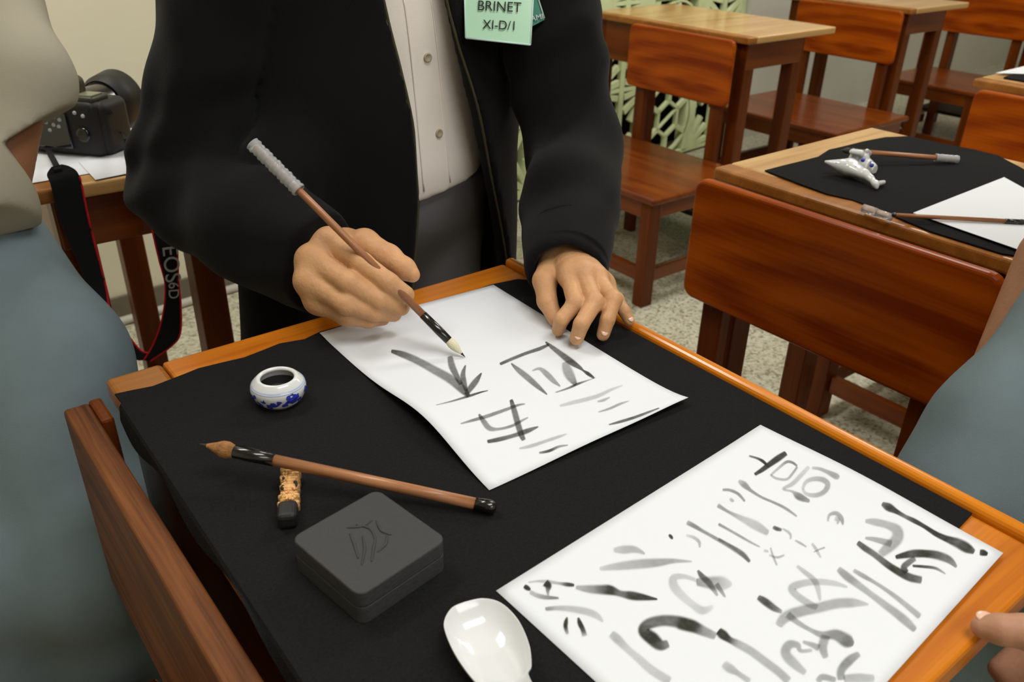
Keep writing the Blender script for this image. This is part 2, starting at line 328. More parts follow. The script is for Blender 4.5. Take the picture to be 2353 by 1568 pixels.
# pierced screen of cast blocks
screen = thing('wall_screen', '', '', kind='structure'); del screen['label']; del screen['category']
bs = .36
def flat_bar(bm, p, q, w, d):
    """bar in the wall plane (u, z) from p to q, width w, depth d"""
    p = Vector(p); q = Vector(q); t = (q-p).normalized(); n = Vector((-t.y, t.x))*w/2
    c = [p-n, q-n, q+n, p+n]; vs = [bm.verts.new((v.x, y, v.y)) for y in (0, d) for v in c]
    for k in ((0, 1, 2, 3), (4, 7, 6, 5), (0, 4, 5, 1), (1, 5, 6, 2), (2, 6, 7, 3), (3, 7, 4, 0)): bm.faces.new([vs[i] for i in k])
def block_mesh(kind):
    bm = bmesh.new(); h = bs/2
    for a, b in (((-h, -h), (h, -h)), ((-h, h), (h, h)), ((-h+.02, -h), (-h+.02, h)), ((h-.02, -h), (h-.02, h))): flat_bar(bm, a, b, .016 if a[1] == b[1] else .04, .05)
    if kind == 0:
        R = h*.93; P = [(R*math.cos(t*math.pi/12), R*math.sin(t*math.pi/12)) for t in range(24)]
        for i in range(24): flat_bar(bm, P[i], P[(i+1) % 24], .010, .02)
        H = [(R*.5*math.cos(t*math.pi/3+math.pi/6), R*.5*math.sin(t*math.pi/3+math.pi/6)) for t in range(6)]
        for i in range(6):
            flat_bar(bm, H[i], H[(i+1) % 6], .014, .02); flat_bar(bm, H[i], (H[i][0]*1.9, H[i][1]*1.9), .022, .02)
        flat_bar(bm, H[0], H[3], .008, .015)
    else:
        for sx in (-1, 1):
            for sy in (-1, 1):
                for k in range(4):
                    a = math.radians(12+k*22); l = h*(.9 if k in (0, 3) else 1.0)
                    flat_bar(bm, (sx*h*.98, sy*h*.98), (sx*(h-l*math.cos(a)), sy*(h-l*math.sin(a))), .026, .02)
        flat_bar(bm, (0, -h), (0, h), .03, .02)
    me = bpy.data.meshes.new('screen_block'); bmesh.ops.recalc_face_normals(bm, faces=bm.faces); bm.to_mesh(me); bm.free(); me.materials.append(M_GREEN); return me
bmsh = [block_mesh(0), block_mesh(1)]
for i in range(5):
    for j in range(3):
        o = bpy.data.objects.new('screen_block', bmsh[(i+(j//8)+1) % 2]); link(o, screen)
        o.location = wall_pt(SX0+bs/2*wdir.x+i*bs*wdir.x, -.02, .02+bs/2+j*bs); o.rotation_euler = (0, 0, math.atan2(wdir.y, wdir.x))
# ================================================================== DESKS AND CHAIRS
DW, DL = .466, .61
def desk(X, yf, label, group='wooden school desks', top=None, L=DL, lip=False, lx=DW-.18):
    """X = left edge, yf = far edge of the top"""
    t = thing('school_desk', label, 'desk', group, (X, yf-L, 0)); zt = DZ-.022
    if top is None:
        box('desktop_board', (0, 0, zt), (.042, L, DZ), W_TOP2, t, .005, 3); box('desktop_board', (.0425, 0, zt), (DW, L, DZ), W_TAN, t, .004, 3)
    else: top(t, L)
    box('apron', (.03, .022, .655), (DW-.145, .042, zt), W_X, t); box('apron', (.03, L-.042, .655), (DW-.145, L-.022, zt), W_X, t)
    box('apron', (.03, .045, .60), (.048, L-.045, zt), W_Y, t); box('apron', (lx+.03, .045, .655), (lx+.048, L-.045, zt), W_Y, t)
    for x in (.028, lx):
        for y in (.024, L-.069): box('leg', (x, y, 0), (x+.05, y+.045, zt), W_Z, t, .003)
    box('footrest', (.050, .070, .112), (lx+.03, L-.070, .130), mat('dark_footrest_wood', (.022, .010, .006), .6, .2, var=.3, vscale=12), t)
    for y in (.036, L-.056): box('stretcher', (.078, y, .07), (lx, y+.02, .11), W_X, t)
    return t
def chair(X, yn, label, group='wooden school chairs', w=.49, so=.05, sd=.47, hi=.752, back=W_BACK, th=.018, rz=0, pin=.035, pd=.026):
    """X = front face of the backrest, yn = its near end, seat towards -x"""
    t = thing('school_chair', label, 'chair', group, (X, yn, 0), rz); zs = .362
    rounded_panel('backrest', .018-th, .018, 0, w, hi-.208, hi, .022 if th < .02 else .008, back, t, .006 if th < .02 else .003)
    for y in (pin, w-pin-.043):
        box('rear_leg', (.018, y, 0), (.018+pd, y+.043, hi-.012*(pin > 0)), W_Z, t, .003)
    box('seat', (-sd, -so, zs-.02), (.017, w+.02, zs), W_Y, t, .007, 3)
    for y in (.02-so, w-.04): box('front_leg', (.015-sd, y, 0), (.063-sd, y+.042, zs-.02), W_Z, t, .003)
    box('seat_rail', (.063-sd, .028-so, zs-.075), (.015, .046-so, zs-.021), W_X, t); box('seat_rail', (.063-sd, w-.03, zs-.075), (.015, w-.012, zs-.021), W_X, t)
    box('seat_rail', (.02-sd, .062-so, zs-.075), (.038-sd, w-.042, zs-.021), W_Y, t)
    for y in (.03-so, w-.03): box('stretcher', (.063-sd, y, .075), (.017, y+.022, .12), W_X, t)
    box('stretcher', (.03-sd, .062-so, .075), (.052-sd, w-.042, .12), W_Y, t)
    return t
# the writing desk
def top1(t, L):
    zt = DZ-.022
    box('desktop_board', (0, 0, zt), (.05, L, DZ), W_TOP2, t, .005, 3)['label'] = 'paler brown desktop board at the left end'
    box('desktop_board', (.0505, 0, zt), (DW-.014, L, DZ), W_TOP, t, .003, 2)
    bm = bmesh.new(); bx(bm, (DW-.0135, 0, zt-.004), (DW, L, DZ+.007), .0062, 4); o = bm_obj('raised_edge', bm, W_LIP, t); o['label'] = 'glossy orange raised lip along the edge'
d1 = desk(0, 0, 'orange-brown wooden desk in front, under the black cloth and the written sheets', None, top1, L=.625)
box('gap_shade_panel', (.010, .012, .42), (.026, .613, .737), W_Z, d1)  # added panel that keeps the gap beside the chair dark
chair(-.0295, -.507, 'dark wooden chair whose worn backrest stands against the left side of the writing desk', None, w=.51, hi=.742, back=W_WORN, th=.021, rz=.012, pin=0, pd=.0115)
d2 = desk(.975, .117, 'wooden desk on the right carrying the porcelain fish and two brushes', None)
chair(.930, -.375, 'reddish wooden chair with broad figured backrest against the desk with the porcelain fish', None)
desk(2.145, 1.70, 'polished wooden desk with window glints, right behind the standing student', None, L=.74)
chair(2.098, .980, 'wooden chair with its seat in view beside the standing student', None, w=.455, so=.135, sd=.445)
desk(3.335, 1.70, 'wooden desk at the top right, next beyond the polished one', None)
chair(3.29, 1.10, 'wooden chair with backrest between the two desks at the top right', None, w=.49, so=.12, sd=.50)
desk(4.52, 1.66, 'wooden desk furthest off at the top right corner', None)
chair(4.47, 1.08, 'wooden chair furthest away, under the far desk at the top right', None, w=.44)
desk(2.11, .245, 'wooden desk cut by the right frame edge with cloth and paper on it', None)
chair(2.03, -.29, 'wooden chair at the right frame edge, its backrest behind the black cloth', None)
desk(.052, 1.205, 'dark wooden desk at the left under the camera and loose papers', None, L=.61, lx=.215)
# ================================================================== CLOTHS
def sheet_poly(name, pts, z, th, m, wav=0, seed=0, parent=None):
    """flat cloth with the given outline, a little waviness and thickness"""
    P = np.array([(p[0], p[1]) for p in pts]); bm = bmesh.new(); vs = [bm.verts.new((x, y, z)) for x, y in P]; bm.faces.new(vs)
    bmesh.ops.triangulate(bm, faces=bm.faces[:])
    for _ in range(3): bmesh.ops.subdivide_edges(bm, edges=[e for e in bm.edges if e.calc_length() > .02], cuts=1, use_grid_fill=True)
    for v in bm.verts: v.co.z += wav*(math.sin(v.co.x*31+seed)*math.sin(v.co.y*27+2*seed)+1)*.5
    e = bmesh.ops.extrude_face_region(bm, geom=bm.faces[:]); bmesh.ops.translate(bm, verts=[v for v in e['geom'] if isinstance(v, bmesh.types.BMVert)], vec=(0, 0, th))
    return bm_obj(name, bm, m, parent)
ZC = DZ+.0022
o1 = [(263, 905), (300, 897), (351, 887), (421, 860), (456, 846), (509, 833), (561, 821), (600, 806), (642, 789), (700, 779), (735, 762), (900, 716), (1060, 676), (1130, 653), (1190, 641), (1222, 643)]
P1 = [atz(x, y, ZC)[:2] for x, y in o1]
P1 += [(.4505, -.08), (.4505, -.2), (.4505, -.35), (.4505, -.5), (.4505, -.566), (.38, -.572), (.25, -.566), (.1, -.575), (.005, -.58), (.005, -.5), (.005, -.40), (.005, -.33), (.005, -.28), (.005, -.21), (.004, -.13)]
c1 = sheet_poly('black_cloth', P1, DZ+.0004, .0016, M_CLOTH); tag(c1, 'black felt cloth covering the front writing desk', 'cloth')
vv = []; ny = 60
for i in range(ny+1):
    y = -.055-.525*i/ny; h = .010+.006*math.sin(i*.35)+.004*math.sin(i*.13+1); b_ = .0012*math.sin(i*.4)
    vv += [(.006, y, DZ+.0004), (.006, y, DZ+.0021), (-.0008, y, DZ+.0019), (-.0024, y, DZ-.001), (-.003-b_-.001, y, DZ-h), (-.0012-b_-.001, y, DZ-h), (-.0008, y, DZ-.001)]
ff = [(i*7+k, i*7+(k+1) % 7, (i+1)*7+(k+1) % 7, (i+1)*7+k) for i in range(ny) for k in range(7)]+[tuple(range(7)), tuple(ny*7+6-k for k in range(7))]
mesh_obj('hanging_edge', vv, ff, M_CLOTH, c1, False)
o2 = [(1757, 392), (1800, 381), (1838, 372), (1880, 361), (1905, 344), (1950, 334), (1985, 326), (2035, 316), (2085, 314), (2170, 333), (2262, 338), (2300, 355), (2353, 390)]
P2 = [atz(x, y, ZC)[:2] for x, y in o2]+[(1.435, -.30), (1.43, -.45)]+[atz(x, y, ZC)[:2] for x, y in ((2345, 590), (2300, 583), (2225, 562), (2140, 533), (2080, 508), (2000, 474), (1960, 459), (1900, 446), (1840, 425))]
P2 = [(min(max(x, .98), 1.44), y) for x, y in P2]
tag(sheet_poly('black_cloth', P2, DZ+.0004, .0016, M_CLOTH, .002, 1), 'black felt cloth with wavy edge under the porcelain fish', 'cloth')
P3 = [(2.17, .20), (2.30, .215), (2.5, .21), (2.5, -.25), (2.2, -.25), (2.165, .0)]
tag(sheet_poly('black_cloth', P3, DZ+.0004, .004, M_CLOTH), 'black cloth on the desk cut by the right frame edge', 'cloth')
# ================================================================== PAPERS AND INK
def paper(name, fn, label, nu=24, nv=34, th=.0002):
    """fn(u, v) in 0..1 gives the surface"""
    v = [fn(i/nu, j/nv) for j in range(nv+1) for i in range(nu+1)]; N = len(v)
    v += [np.array(p)-(0, 0, th) for p in v]; F = []
    for j in range(nv):
        for i in range(nu):
            a = j*(nu+1)+i; F.append((a, a+1, a+nu+2, a+nu+1)); F.append((a+N, a+nu+1+N, a+nu+2+N, a+1+N))
    ring = [i for i in range(nu+1)]+[j*(nu+1)+nu for j in range(1, nv+1)]+[nv*(nu+1)+i for i in range(nu-1, -1, -1)]+[j*(nu+1) for j in range(nv-1, 0, -1)]
    for k in range(len(ring)): a, b = ring[k], ring[(k+1) % len(ring)]; F.append((a, a+N, b+N, b))
    o = mesh_obj(name, v, F, M_PAPER, None, True); tag(o, label, 'paper'); return o
g = lambda x, c, s: math.exp(-((x-c)/s)**2)
ZP = DZ+.0028
A0, AT = np.array([.1927, -.040]), -.0331
ax_u = np.array([math.cos(AT), math.sin(AT)]); ax_v = np.array([math.sin(AT), -math.cos(AT)])
def zA(u, v): return ZP+.015*g(u, 0, .38)*g(v, .70, .24)*(1-v**6) + .006*g(u, .5, .35)*v**4*0 + .0035*g(u, .5, .3)*v**6 + .002*g(v, 0, .05)*g(u, .3, .4) + .006*v**14*g(u, 1, .3)
def surfA(u, v): p = A0+ax_u*.21*u+ax_v*.297*v; return np.array([p[0], p[1], zA(u, v)])
B0, B1, B2 = atz(1747, 978, ZP), atz(2305, 1272, ZP), atz(1140, 1358, ZP)
def zB(u, v): return ZP+.0035*g(u, .45, .35)*g(v, 0, .12)
def surfB(u, v): p = B0+(B1-B0)*u+(B2-B0)*v; p[2] = zB(u, v); return p
pA = paper('calligraphy_sheet', surfA, 'white sheet under the brush tip with grey strokes, its lower left corner curled')
pB = paper('calligraphy_sheet', surfB, 'white practice sheet at the lower right crowded with grey and black strokes')
def on_sheet(px, py, surf, O, eu, ev):
    """point of the sheet seen at a pixel"""
    z = ZP
    for _ in range(6):
        p = atz(px, py, z); d = p[:2]-O; M = np.array([[eu[0], ev[0]], [eu[1], ev[1]]]); u, v = np.linalg.solve(M, d)
        z = surf(min(max(u, 0), 1), min(max(v, 0), 1))[2]
    return u, v
FA = (surfA, A0, ax_u*.21, ax_v*.297); FB = (surfB, B0[:2], (B1-B0)[:2], (B2-B0)[:2])
_sk = [0]
def stroke(sheet, F, pts, blk=None):
    """pts: (px, py, width px, blackness)"""
    surf, O, eu, ev = F; _sk[0] += 1; lift = .00012+.00001*(_sk[0] % 40); n = 6*(len(pts)-1)+1
    Q = spline([(p[0], p[1], p[2], p[3]) for p in pts], n)
    rows = []; cols = []; A = 7
    for i, q in enumerate(Q):
        q0, q1 = Q[max(i-1, 0)], Q[min(i+1, n-1)]; t = np.array([q1[0]-q0[0], q1[1]-q0[1]]); t /= (np.linalg.norm(t) or 1); nn = np.array([-t[1], t[0]])
        wdt = max(q[2], 1.5)*(.60 if F is FA else .70)
        endf = 1.0 if 0 < i < n-1 else .0
        for k in range(A):
            s = -1+2*k/(A-1); a = (q[0]+nn[0]*wdt*s, q[1]+nn[1]*wdt*s); u, v = on_sheet(a[0], a[1], surf, O, eu, ev)
            p = surf(min(max(u, 0), 1), min(max(v, 0), 1)); rows.append((p[0], p[1], p[2]+lift)); cols.append((min(max(q[3], 0), 1), (1-abs(s))*endf, 0, 1))
    Fc = [(i*A+k, i*A+k+1, (i+1)*A+k+1, (i+1)*A+k) for i in range(n-1) for k in range(A-1)]
    o = mesh_obj('ink_stroke', rows, Fc, M_BRUSHED, sheet, True)
    ca = o.data.color_attributes.new('ink', 'FLOAT_COLOR', 'POINT'); ca.data.foreach_set('color', np.array(cols, np.float32).ravel()); return o
SA = [
 [(898, 807, 8, .75), (925, 815, 16, .62), (960, 830, 18, .5), (1000, 852, 20, .48), (1035, 872, 22, .52), (1062, 895, 20, .6), (1078, 912, 10, .7)],
 [(1034, 818, 12, .5), (1038, 840, 17, .55), (1048, 862, 14, .6), (1060, 885, 10, .6)],
 [(1070, 839, 3, .6), (1064, 860, 12, .6), (1066, 880, 14, .62), (1072, 900, 8, .6)],
 [(1107, 857, 3, .7), (1094, 876, 14, .62), (1080, 894, 14, .62), (1070, 908, 8, .6)],
 [(1000, 932, 2, .3), (1040, 922, 4, .5), (1080, 910, 6, .7), (1105, 902, 4, .75), (1122, 898, 2, .6)],
 [(1148, 838, 7, .75), (1175, 826, 8, .6), (1210, 812, 8, .65), (1240, 802, 9, .65), (1262, 792, 6, .7)],
 [(1253, 786, 4, .7), (1268, 798, 10, .6), (1290, 815, 14, .6), (1312, 832, 16, .75), (1333, 846, 9, .7), (1340, 852, 5, .7), (1352, 860, 9, .85), (1366, 870, 4, .7)],
 [(1174, 835, 3, .6), (1190, 850, 12, .5), (1212, 868, 15, .5), (1235, 888, 12, .55), (1258, 908, 3, .6)],
 [(1222, 853, 3, .3), (1240, 848, 8, .35), (1256, 860, 14, .4), (1272, 876, 12, .4), (1288, 889, 3, .4)],
 [(1297, 832, 12, .3), (1303, 850, 24, .38), (1312, 868, 22, .42), (1324, 886, 8, .6)],
 [(1275, 903, 3, .35), (1305, 893, 5, .55), (1325, 884, 6, .7), (1350, 875, 3, .4), (1370, 868, 2, .3)],
 [(1285, 934, 6, .16), (1320, 925, 10, .2), (1370, 912, 10, .22), (1405, 896, 7, .2), (1432, 886, 3, .15)],
 [(1372, 924, 4, .25), (1388, 920, 7, .32), (1402, 913, 3, .2)],
 [(1374, 948, 3, .3), (1400, 940, 6, .38), (1425, 929, 6, .35), (1446, 922, 2, .25)],
 [(1398, 977, 3, .55), (1425, 970, 7, .62), (1455, 961, 7, .7), (1485, 950, 6, .6), (1516, 938, 3, .6)],
 [(1057, 975, 3, .35), (1085, 967, 7, .5), (1120, 957, 9, .5), (1160, 943, 8, .5), (1190, 932, 6, .5), (1207, 929, 3, .4)],
 [(1174, 918, 8, .75), (1182, 945, 14, .6), (1190, 975, 15, .6), (1198, 1000, 14, .62), (1204, 1013, 10, .6)],
 [(1100, 952, 5, .6), (1112, 970, 13, .5), (1125, 985, 13, .45), (1145, 987, 7, .4), (1175, 980, 7, .5), (1200, 967, 6, .4), (1214, 960, 3, .35)],
 [(1119, 1016, 8, .8), (1145, 1011, 11, .7), (1180, 1002, 10, .6), (1212, 991, 12, .65), (1238, 981, 3, .6)],
 [(1192, 1032, 5, .2), (1220, 1026, 9, .25), (1250, 1016, 8, .25), (1280, 1006, 8, .25), (1303, 998, 3, .2)],
 [(1238, 1042, 5, .5), (1262, 1037, 7, .75), (1285, 1027, 6, .45), (1306, 1024, 3, .4)],
]
for s in SA: stroke(pA, FA, s)
o = 1650; _f3 = .3877  # zoom 3 of the study: 1813 px for 703
def B3(l): return [(1650+x*_f3, 960+y*_f3, w_*_f3, b_) for x, y, w_, b_ in l]
def B2z(l): return [(1130+x*_f3, 960+y*_f3, w_*_f3, b_) for x, y, w_, b_ in l]
SB = [B3(l) for l in [
 [(182, 228, 10, .5), (230, 242, 12, .7), (262, 258, 16, .9), (285, 278, 14, .95), (300, 295, 8, .9)],
 [(215, 340, 16, .85), (260, 312, 24, .9), (310, 275, 30, .92), (360, 240, 34, .9), (405, 210, 26, .85)],
 [(310, 345, 12, .25), (360, 300, 14, .3), (405, 265, 16, .45), (440, 268, 14, .55), (470, 290, 10, .5)],
 [(470, 292, 12, .4), (440, 335, 14, .35), (405, 368, 14, .3), (345, 362, 14, .3), (310, 340, 10, .3)],
 [(540, 290, 20, .15), (495, 340, 24, .2), (440, 395, 24, .25), (385, 425, 14, .25), (440, 440, 14, .3), (480, 470, 40, .55), (545, 500, 16, .4)],
 [(555, 300, 16, .22), (600, 305, 18, .3), (650, 325, 24, .35), (700, 350, 34, .4), (718, 360, 16, .3)],
 [(500, 430, 14, .2), (520, 385, 22, .22), (570, 365, 26, .3), (625, 372, 30, .35), (650, 400, 30, .35), (630, 440, 28, .35), (580, 462, 26, .3), (525, 455, 20, .22), (500, 425, 14, .2)],
 [(120, 375, 16, .2), (155, 400, 34, .45), (195, 435, 18, .45), (260, 475, 14, .45), (330, 505, 14, .45), (400, 540, 16, .42), (470, 590, 10, .35)],
 [(25, 430, 14, .4), (70, 432, 16, .45), (120, 455, 16, .45), (160, 500, 12, .45)],
 [(70, 480, 16, .2), (85, 495, 18, .3), (95, 490, 8, .2)],
 [(-5, 520, 26, .4), (60, 560, 16, .4), (140, 600, 32, .25), (220, 640, 50, .25), (300, 690, 30, .3)],
 [(0, 632, 16, .5), (60, 665, 14, .4), (130, 705, 14, .4), (200, 745, 12, .35), (250, 770, 8, .3)],
 [(0, 720, 16, .4), (60, 755, 16, .35), (130, 800, 22, .35), (190, 860, 16, .4)],
 [(325, 650, 18, .5), (350, 662, 22, .75), (378, 668, 14, .6)],
 [(380, 660, 10, .25), (415, 680, 14, .3), (430, 700, 12, .3), (428, 725, 8, .25)],
 [(650, 620, 10, .25), (660, 580, 16, .35), (700, 570, 24, .35), (730, 600, 26, .4), (740, 640, 8, .4)],
 [(690, 600, 26, .2), (712, 610, 20, .3), (705, 635, 8, .3)],
 [(455, 730, 10, .3), (490, 748, 12, .35), (525, 770, 8, .3)],
 [(555, 745, 14, .2), (580, 780, 18, .25), (610, 835, 10, .2)], [(635, 770, 10, .35), (595, 785, 10, .3), (565, 800, 6, .3)],
 [(310, 770, 10, .25), (325, 820, 12, .3), (350, 880, 10, .3)], [(300, 815, 10, .2), (350, 830, 14, .3), (395, 815, 10, .25)], [(270, 790, 16, .2), (300, 795, 12, .25)],
 [(870, 615, 20, .25), (930, 620, 40, .3), (1010, 640, 44, .3), (1060, 670, 60, .35), (1060, 720, 64, .35), (1010, 770, 60, .35), (960, 815, 40, .3)],
 [(870, 715, 14, .3), (920, 722, 26, .35), (975, 735, 34, .35), (1030, 750, 40, .33)],
 [(825, 740, 26, .7), (870, 775, 34, .75), (930, 815, 34, .6), (1000, 870, 36, .8), (1070, 915, 40, .95), (1140, 950, 44, .75), (1210, 965, 40, .6)],
 [(1050, 830, 20, .85), (1100, 818, 34, .9), (1160, 808, 44, .8), (1230, 808, 42, .95), (1300, 818, 46, .7), (1370, 845, 40, .6), (1415, 890, 14, .4)],
 [(1170, 835, 26, .5), (1130, 860, 34, .6), (1100, 890, 34, .7), (1120, 920, 26, .8)],
 [(1150, 880, 14, .8), (1220, 885, 16, .8), (1290, 895, 16, .55), (1350, 930, 8, .3)],
 [(970, 510, 20, .6), (1010, 532, 44, .85), (1060, 560, 26, .85), (1110, 588, 22, .6), (1160, 612, 26, .85), (1220, 645, 22, .9), (1290, 690, 28, .95), (1350, 718, 34, .9), (1420, 745, 52, .75), (1475, 775, 54, .85), (1520, 800, 24, .7)],
 [(1550, 800, 30, .8), (1572, 803, 34, .95), (1598, 812, 18, .9)],
 [(710, 895, 30, .3), (760, 940, 44, .45), (820, 985, 40, .35), (900, 1045, 34, .3), (980, 1105, 40, .3), (1060, 1165, 46, .35), (1120, 1215, 46, .35), (1170, 1265, 30, .35)],
 [(800, 905, 22, .25), (860, 940, 26, .4), (930, 980, 20, .35), (1020, 1040, 24, .35), (1110, 1110, 30, .3), (1200, 1185, 34, .35)],
 [(465, 880, 16, .2), (510, 915, 26, .25), (565, 960, 30, .25), (590, 1010, 30, .22), (605, 1090, 14, .2)],
 [(770, 1008, 12, .2), (690, 985, 30, .2), (590, 975, 36, .22), (500, 985, 40, .25), (440, 1010, 46, .28), (460, 1050, 40, .25), (530, 1100, 40, .28), (590, 1130, 34, .25)],
 [(235, 1065, 26, .6), (275, 1090, 40, .8), (330, 1130, 36, .65), (380, 1155, 20, .35)],
 [(895, 1110, 10, .2), (800, 1100, 50, .3), (700, 1105, 56, .33), (590, 1130, 56, .33), (490, 1150, 60, .36), (400, 1185, 60, .34), (355, 1240, 40, .25)],
 [(410, 1165, 40, .35), (470, 1215, 30, .35), (550, 1262, 24, .35), (620, 1290, 40, .4), (700, 1290, 60, .5), (770, 1330, 70, .6), (805, 1345, 20, .5)],
 [(640, 1290, 50, .35), (620, 1360, 50, .38), (640, 1430, 30, .3)], [(500, 1330, 16, .3), (560, 1350, 30, .35), (600, 1370, 40, .35)],
 [(560, 1380, 20, .25), (490, 1385, 22, .3), (470, 1350, 34, .35), (420, 1350, 50, .38), (400, 1400, 54, .35), (450, 1460, 54, .3), (520, 1520, 30, .25)],
 [(840, 1400, 30, .3), (780, 1440, 50, .5), (730, 1500, 46, .45), (730, 1560, 40, .35)], [(590, 1570, 30, .3), (620, 1540, 36, .38), (700, 1560, 30, .35)], [(740, 1550, 40, .3), (830, 1545, 50, .3), (930, 1550, 40, .25)],
 [(0, 1265, 40, .95), (30, 1290, 50, .95), (70, 1320, 34, .8), (120, 1345, 44, .35), (200, 1390, 46, .3), (280, 1450, 46, .3), (360, 1510, 46, .32), (420, 1568, 46, .32)],
 [(30, 1460, 40, .2), (70, 1490, 50, .3), (120, 1520, 30, .3), (190, 1568, 34, .25)],
]]+[B2z(l) for l in [
 [(1050, 695, 10, .8), (1062, 708, 18, .95), (1072, 722, 8, .9)],
 [(1150, 700, 14, .12), (1195, 712, 18, .25), (1228, 738, 18, .3), (1232, 775, 10, .25)],
 [(1155, 622, 26, .35), (1200, 645, 24, .5), (1260, 680, 18, .45), (1340, 725, 20, .45), (1420, 770, 26, .42), (1490, 815, 30, .42), (1530, 858, 14, .4)],
 [(720, 788, 24, .2), (780, 785, 46, .28), (850, 785, 36, .3), (910, 812, 10, .3)],
 [(635, 900, 20, .18), (740, 885, 42, .27), (860, 872, 52, .32), (980, 862, 46, .38), (1080, 852, 26, .35), (1190, 856, 8, .25)],
 [(192, 1000, 20, .9), (210, 1012, 26, .95), (230, 1025, 12, .8)], [(225, 1035, 22, .3), (265, 1055, 26, .3), (320, 1068, 24, .5), (400, 1072, 10, .55)],
 [(215, 980, 8, .25), (270, 972, 12, .25), (330, 975, 20, .3), (400, 985, 16, .35), (450, 992, 22, .85), (490, 996, 14, .85)],
 [(315, 980, 40, .9), (335, 1000, 36, .95), (332, 1030, 20, .5), (335, 1060, 8, .4)],
 [(495, 1008, 20, .3), (570, 1018, 42, .4), (640, 1022, 50, .6), (700, 1025, 52, .95), (760, 1045, 34, .6), (830, 1058, 46, .9), (900, 1068, 34, .9), (985, 1080, 6, .95)],
 [(315, 1138, 20, .5), (390, 1132, 26, .3), (480, 1138, 36, .25), (570, 1155, 40, .25), (625, 1180, 34, .22), (660, 1215, 12, .2)],
 [(447, 1185, 8, .7), (440, 1215, 22, .95), (438, 1245, 22, .9), (450, 1290, 16, .2)], [(512, 1185, 10, .7), (522, 1220, 26, .95), (540, 1258, 26, .8), (552, 1300, 30, .15)],
 [(1220, 905, 12, .5), (1245, 940, 30, .65), (1290, 985, 34, .5), (1340, 1060, 14, .3)], [(1210, 975, 40, .4), (1290, 980, 66, .4), (1370, 985, 76, .25), (1425, 990, 20, .15)], [(1330, 985, 26, .4), (1360, 1030, 22, .4), (1385, 1068, 10, .3)],
 [(1220, 970, 20, .18), (1150, 945, 26, .2), (1080, 950, 40, .22), (1080, 1000, 50, .22), (1130, 1060, 46, .16), (1190, 1110, 40, .17), (1250, 1145, 46, .22), (1315, 1120, 20, .1)],
 [(1050, 1340, 40, .5), (1000, 1350, 60, .75), (950, 1310, 70, .98), (900, 1265, 60, .85), (930, 1225, 60, .7), (1010, 1205, 60, .65), (1090, 1210, 64, .7), (1130, 1222, 70, .98), (1195, 1240, 66, .95), (1250, 1265, 56, .5), (1330, 1300, 40, .35)],
 [(705, 1280, 40, .2), (740, 1310, 50, .3), (800, 1370, 40, .2), (870, 1430, 44, .2), (950, 1500, 50, .22), (1060, 1568, 50, .25)],
]]
for s in SB: stroke(pB, FB, s)
# small papers elsewhere
tri = [atz(2098, 490, DZ+.006), atz(2307, 408, DZ+.006), atz(2420, 470, DZ+.006), atz(2400, 590, DZ+.006), atz(2336, 573, DZ+.006)]
bm = bmesh.new(); vs = [bm.verts.new(p) for p in tri]; fc = bm.faces.new(vs); e = bmesh.ops.extrude_face_region(bm, geom=[fc]); bmesh.ops.translate(bm, verts=[v for v in e['geom'] if isinstance(v, bmesh.types.BMVert)], vec=(0, 0, .0006))
tag(bm_obj('blank_sheet', bm, M_PAPER), 'blank white sheet corner on the right-hand desk under a thin brush', 'paper')
def quad_paper(px, z, label, th=.0006, m=M_PAPER):
    bm = bmesh.new(); vs = [bm.verts.new(p if len(p) == 3 else atz(p[0], p[1], z)) for p in px]; fc = bm.faces.new(vs)
    e = bmesh.ops.extrude_face_region(bm, geom=[fc]); bmesh.ops.translate(bm, verts=[v for v in e['geom'] if isinstance(v, bmesh.types.BMVert)], vec=(0, 0, th))
    return tag(bm_obj('loose_sheet', bm, m), label, 'paper')
quad_paper([(2.20, .235, DZ+.0055), (2.5, .24, DZ+.0055), (2.5, .10, DZ+.0055), (2.33, .12, DZ+.0055)], 0, 'white sheet on the far desk at the right frame edge')
quad_paper([(65, 423), (62, 330), (75, 262), (330, 262), (330, 330), (214, 398)], DZ+.001, 'white printed sheet under the camera, its front edge at the left desk edge')
quad_paper([(219, 414), (180, 372), (300, 300), (340, 340), (330, 392)], DZ+.0022, 'white sheet with faint lines at the right of the left desk, beside the camera')
# ================================================================== THINGS ON THE WRITING DESK
ZT = DZ+.0021
# water cup
cc = atz(640, 893, ZT+.012); t = thing('water_cup', 'round blue and white porcelain cup with dark ink inside', 'cup', None, (cc[0], cc[1], ZT))
cR = .0233
prof = [(0, .0012), (.0135, .0), (.016, .0008), (.0205, .005), (cR, .0125), (.0225, .018), (.0185, .0228), (.0162, .0243), (.0146, .0238), (.0140, .022), (.0165, .018), (.018, .013), (.016, .006), (0, .004)]
P = spline([(a, b, 0) for a, b in prof], 70); bm = lathe(bmesh.new(), [(max(p[0], 0), p[1]) for p in P], 56); bm_obj('cup_wall', bm, M_PORC, t, True)
bm = lathe(bmesh.new(), [(0, .0155), (.0169, .0155), (.0169, .0145), (0, .0145)], 40); bm_obj('ink_pool', bm, M_INK, t)['label'] = 'glossy black ink'
def cup_r(z): return float(np.interp(z, [.0008, .005, .0125, .018, .0228], [.016, .0205, cR, .0225, .0185]))
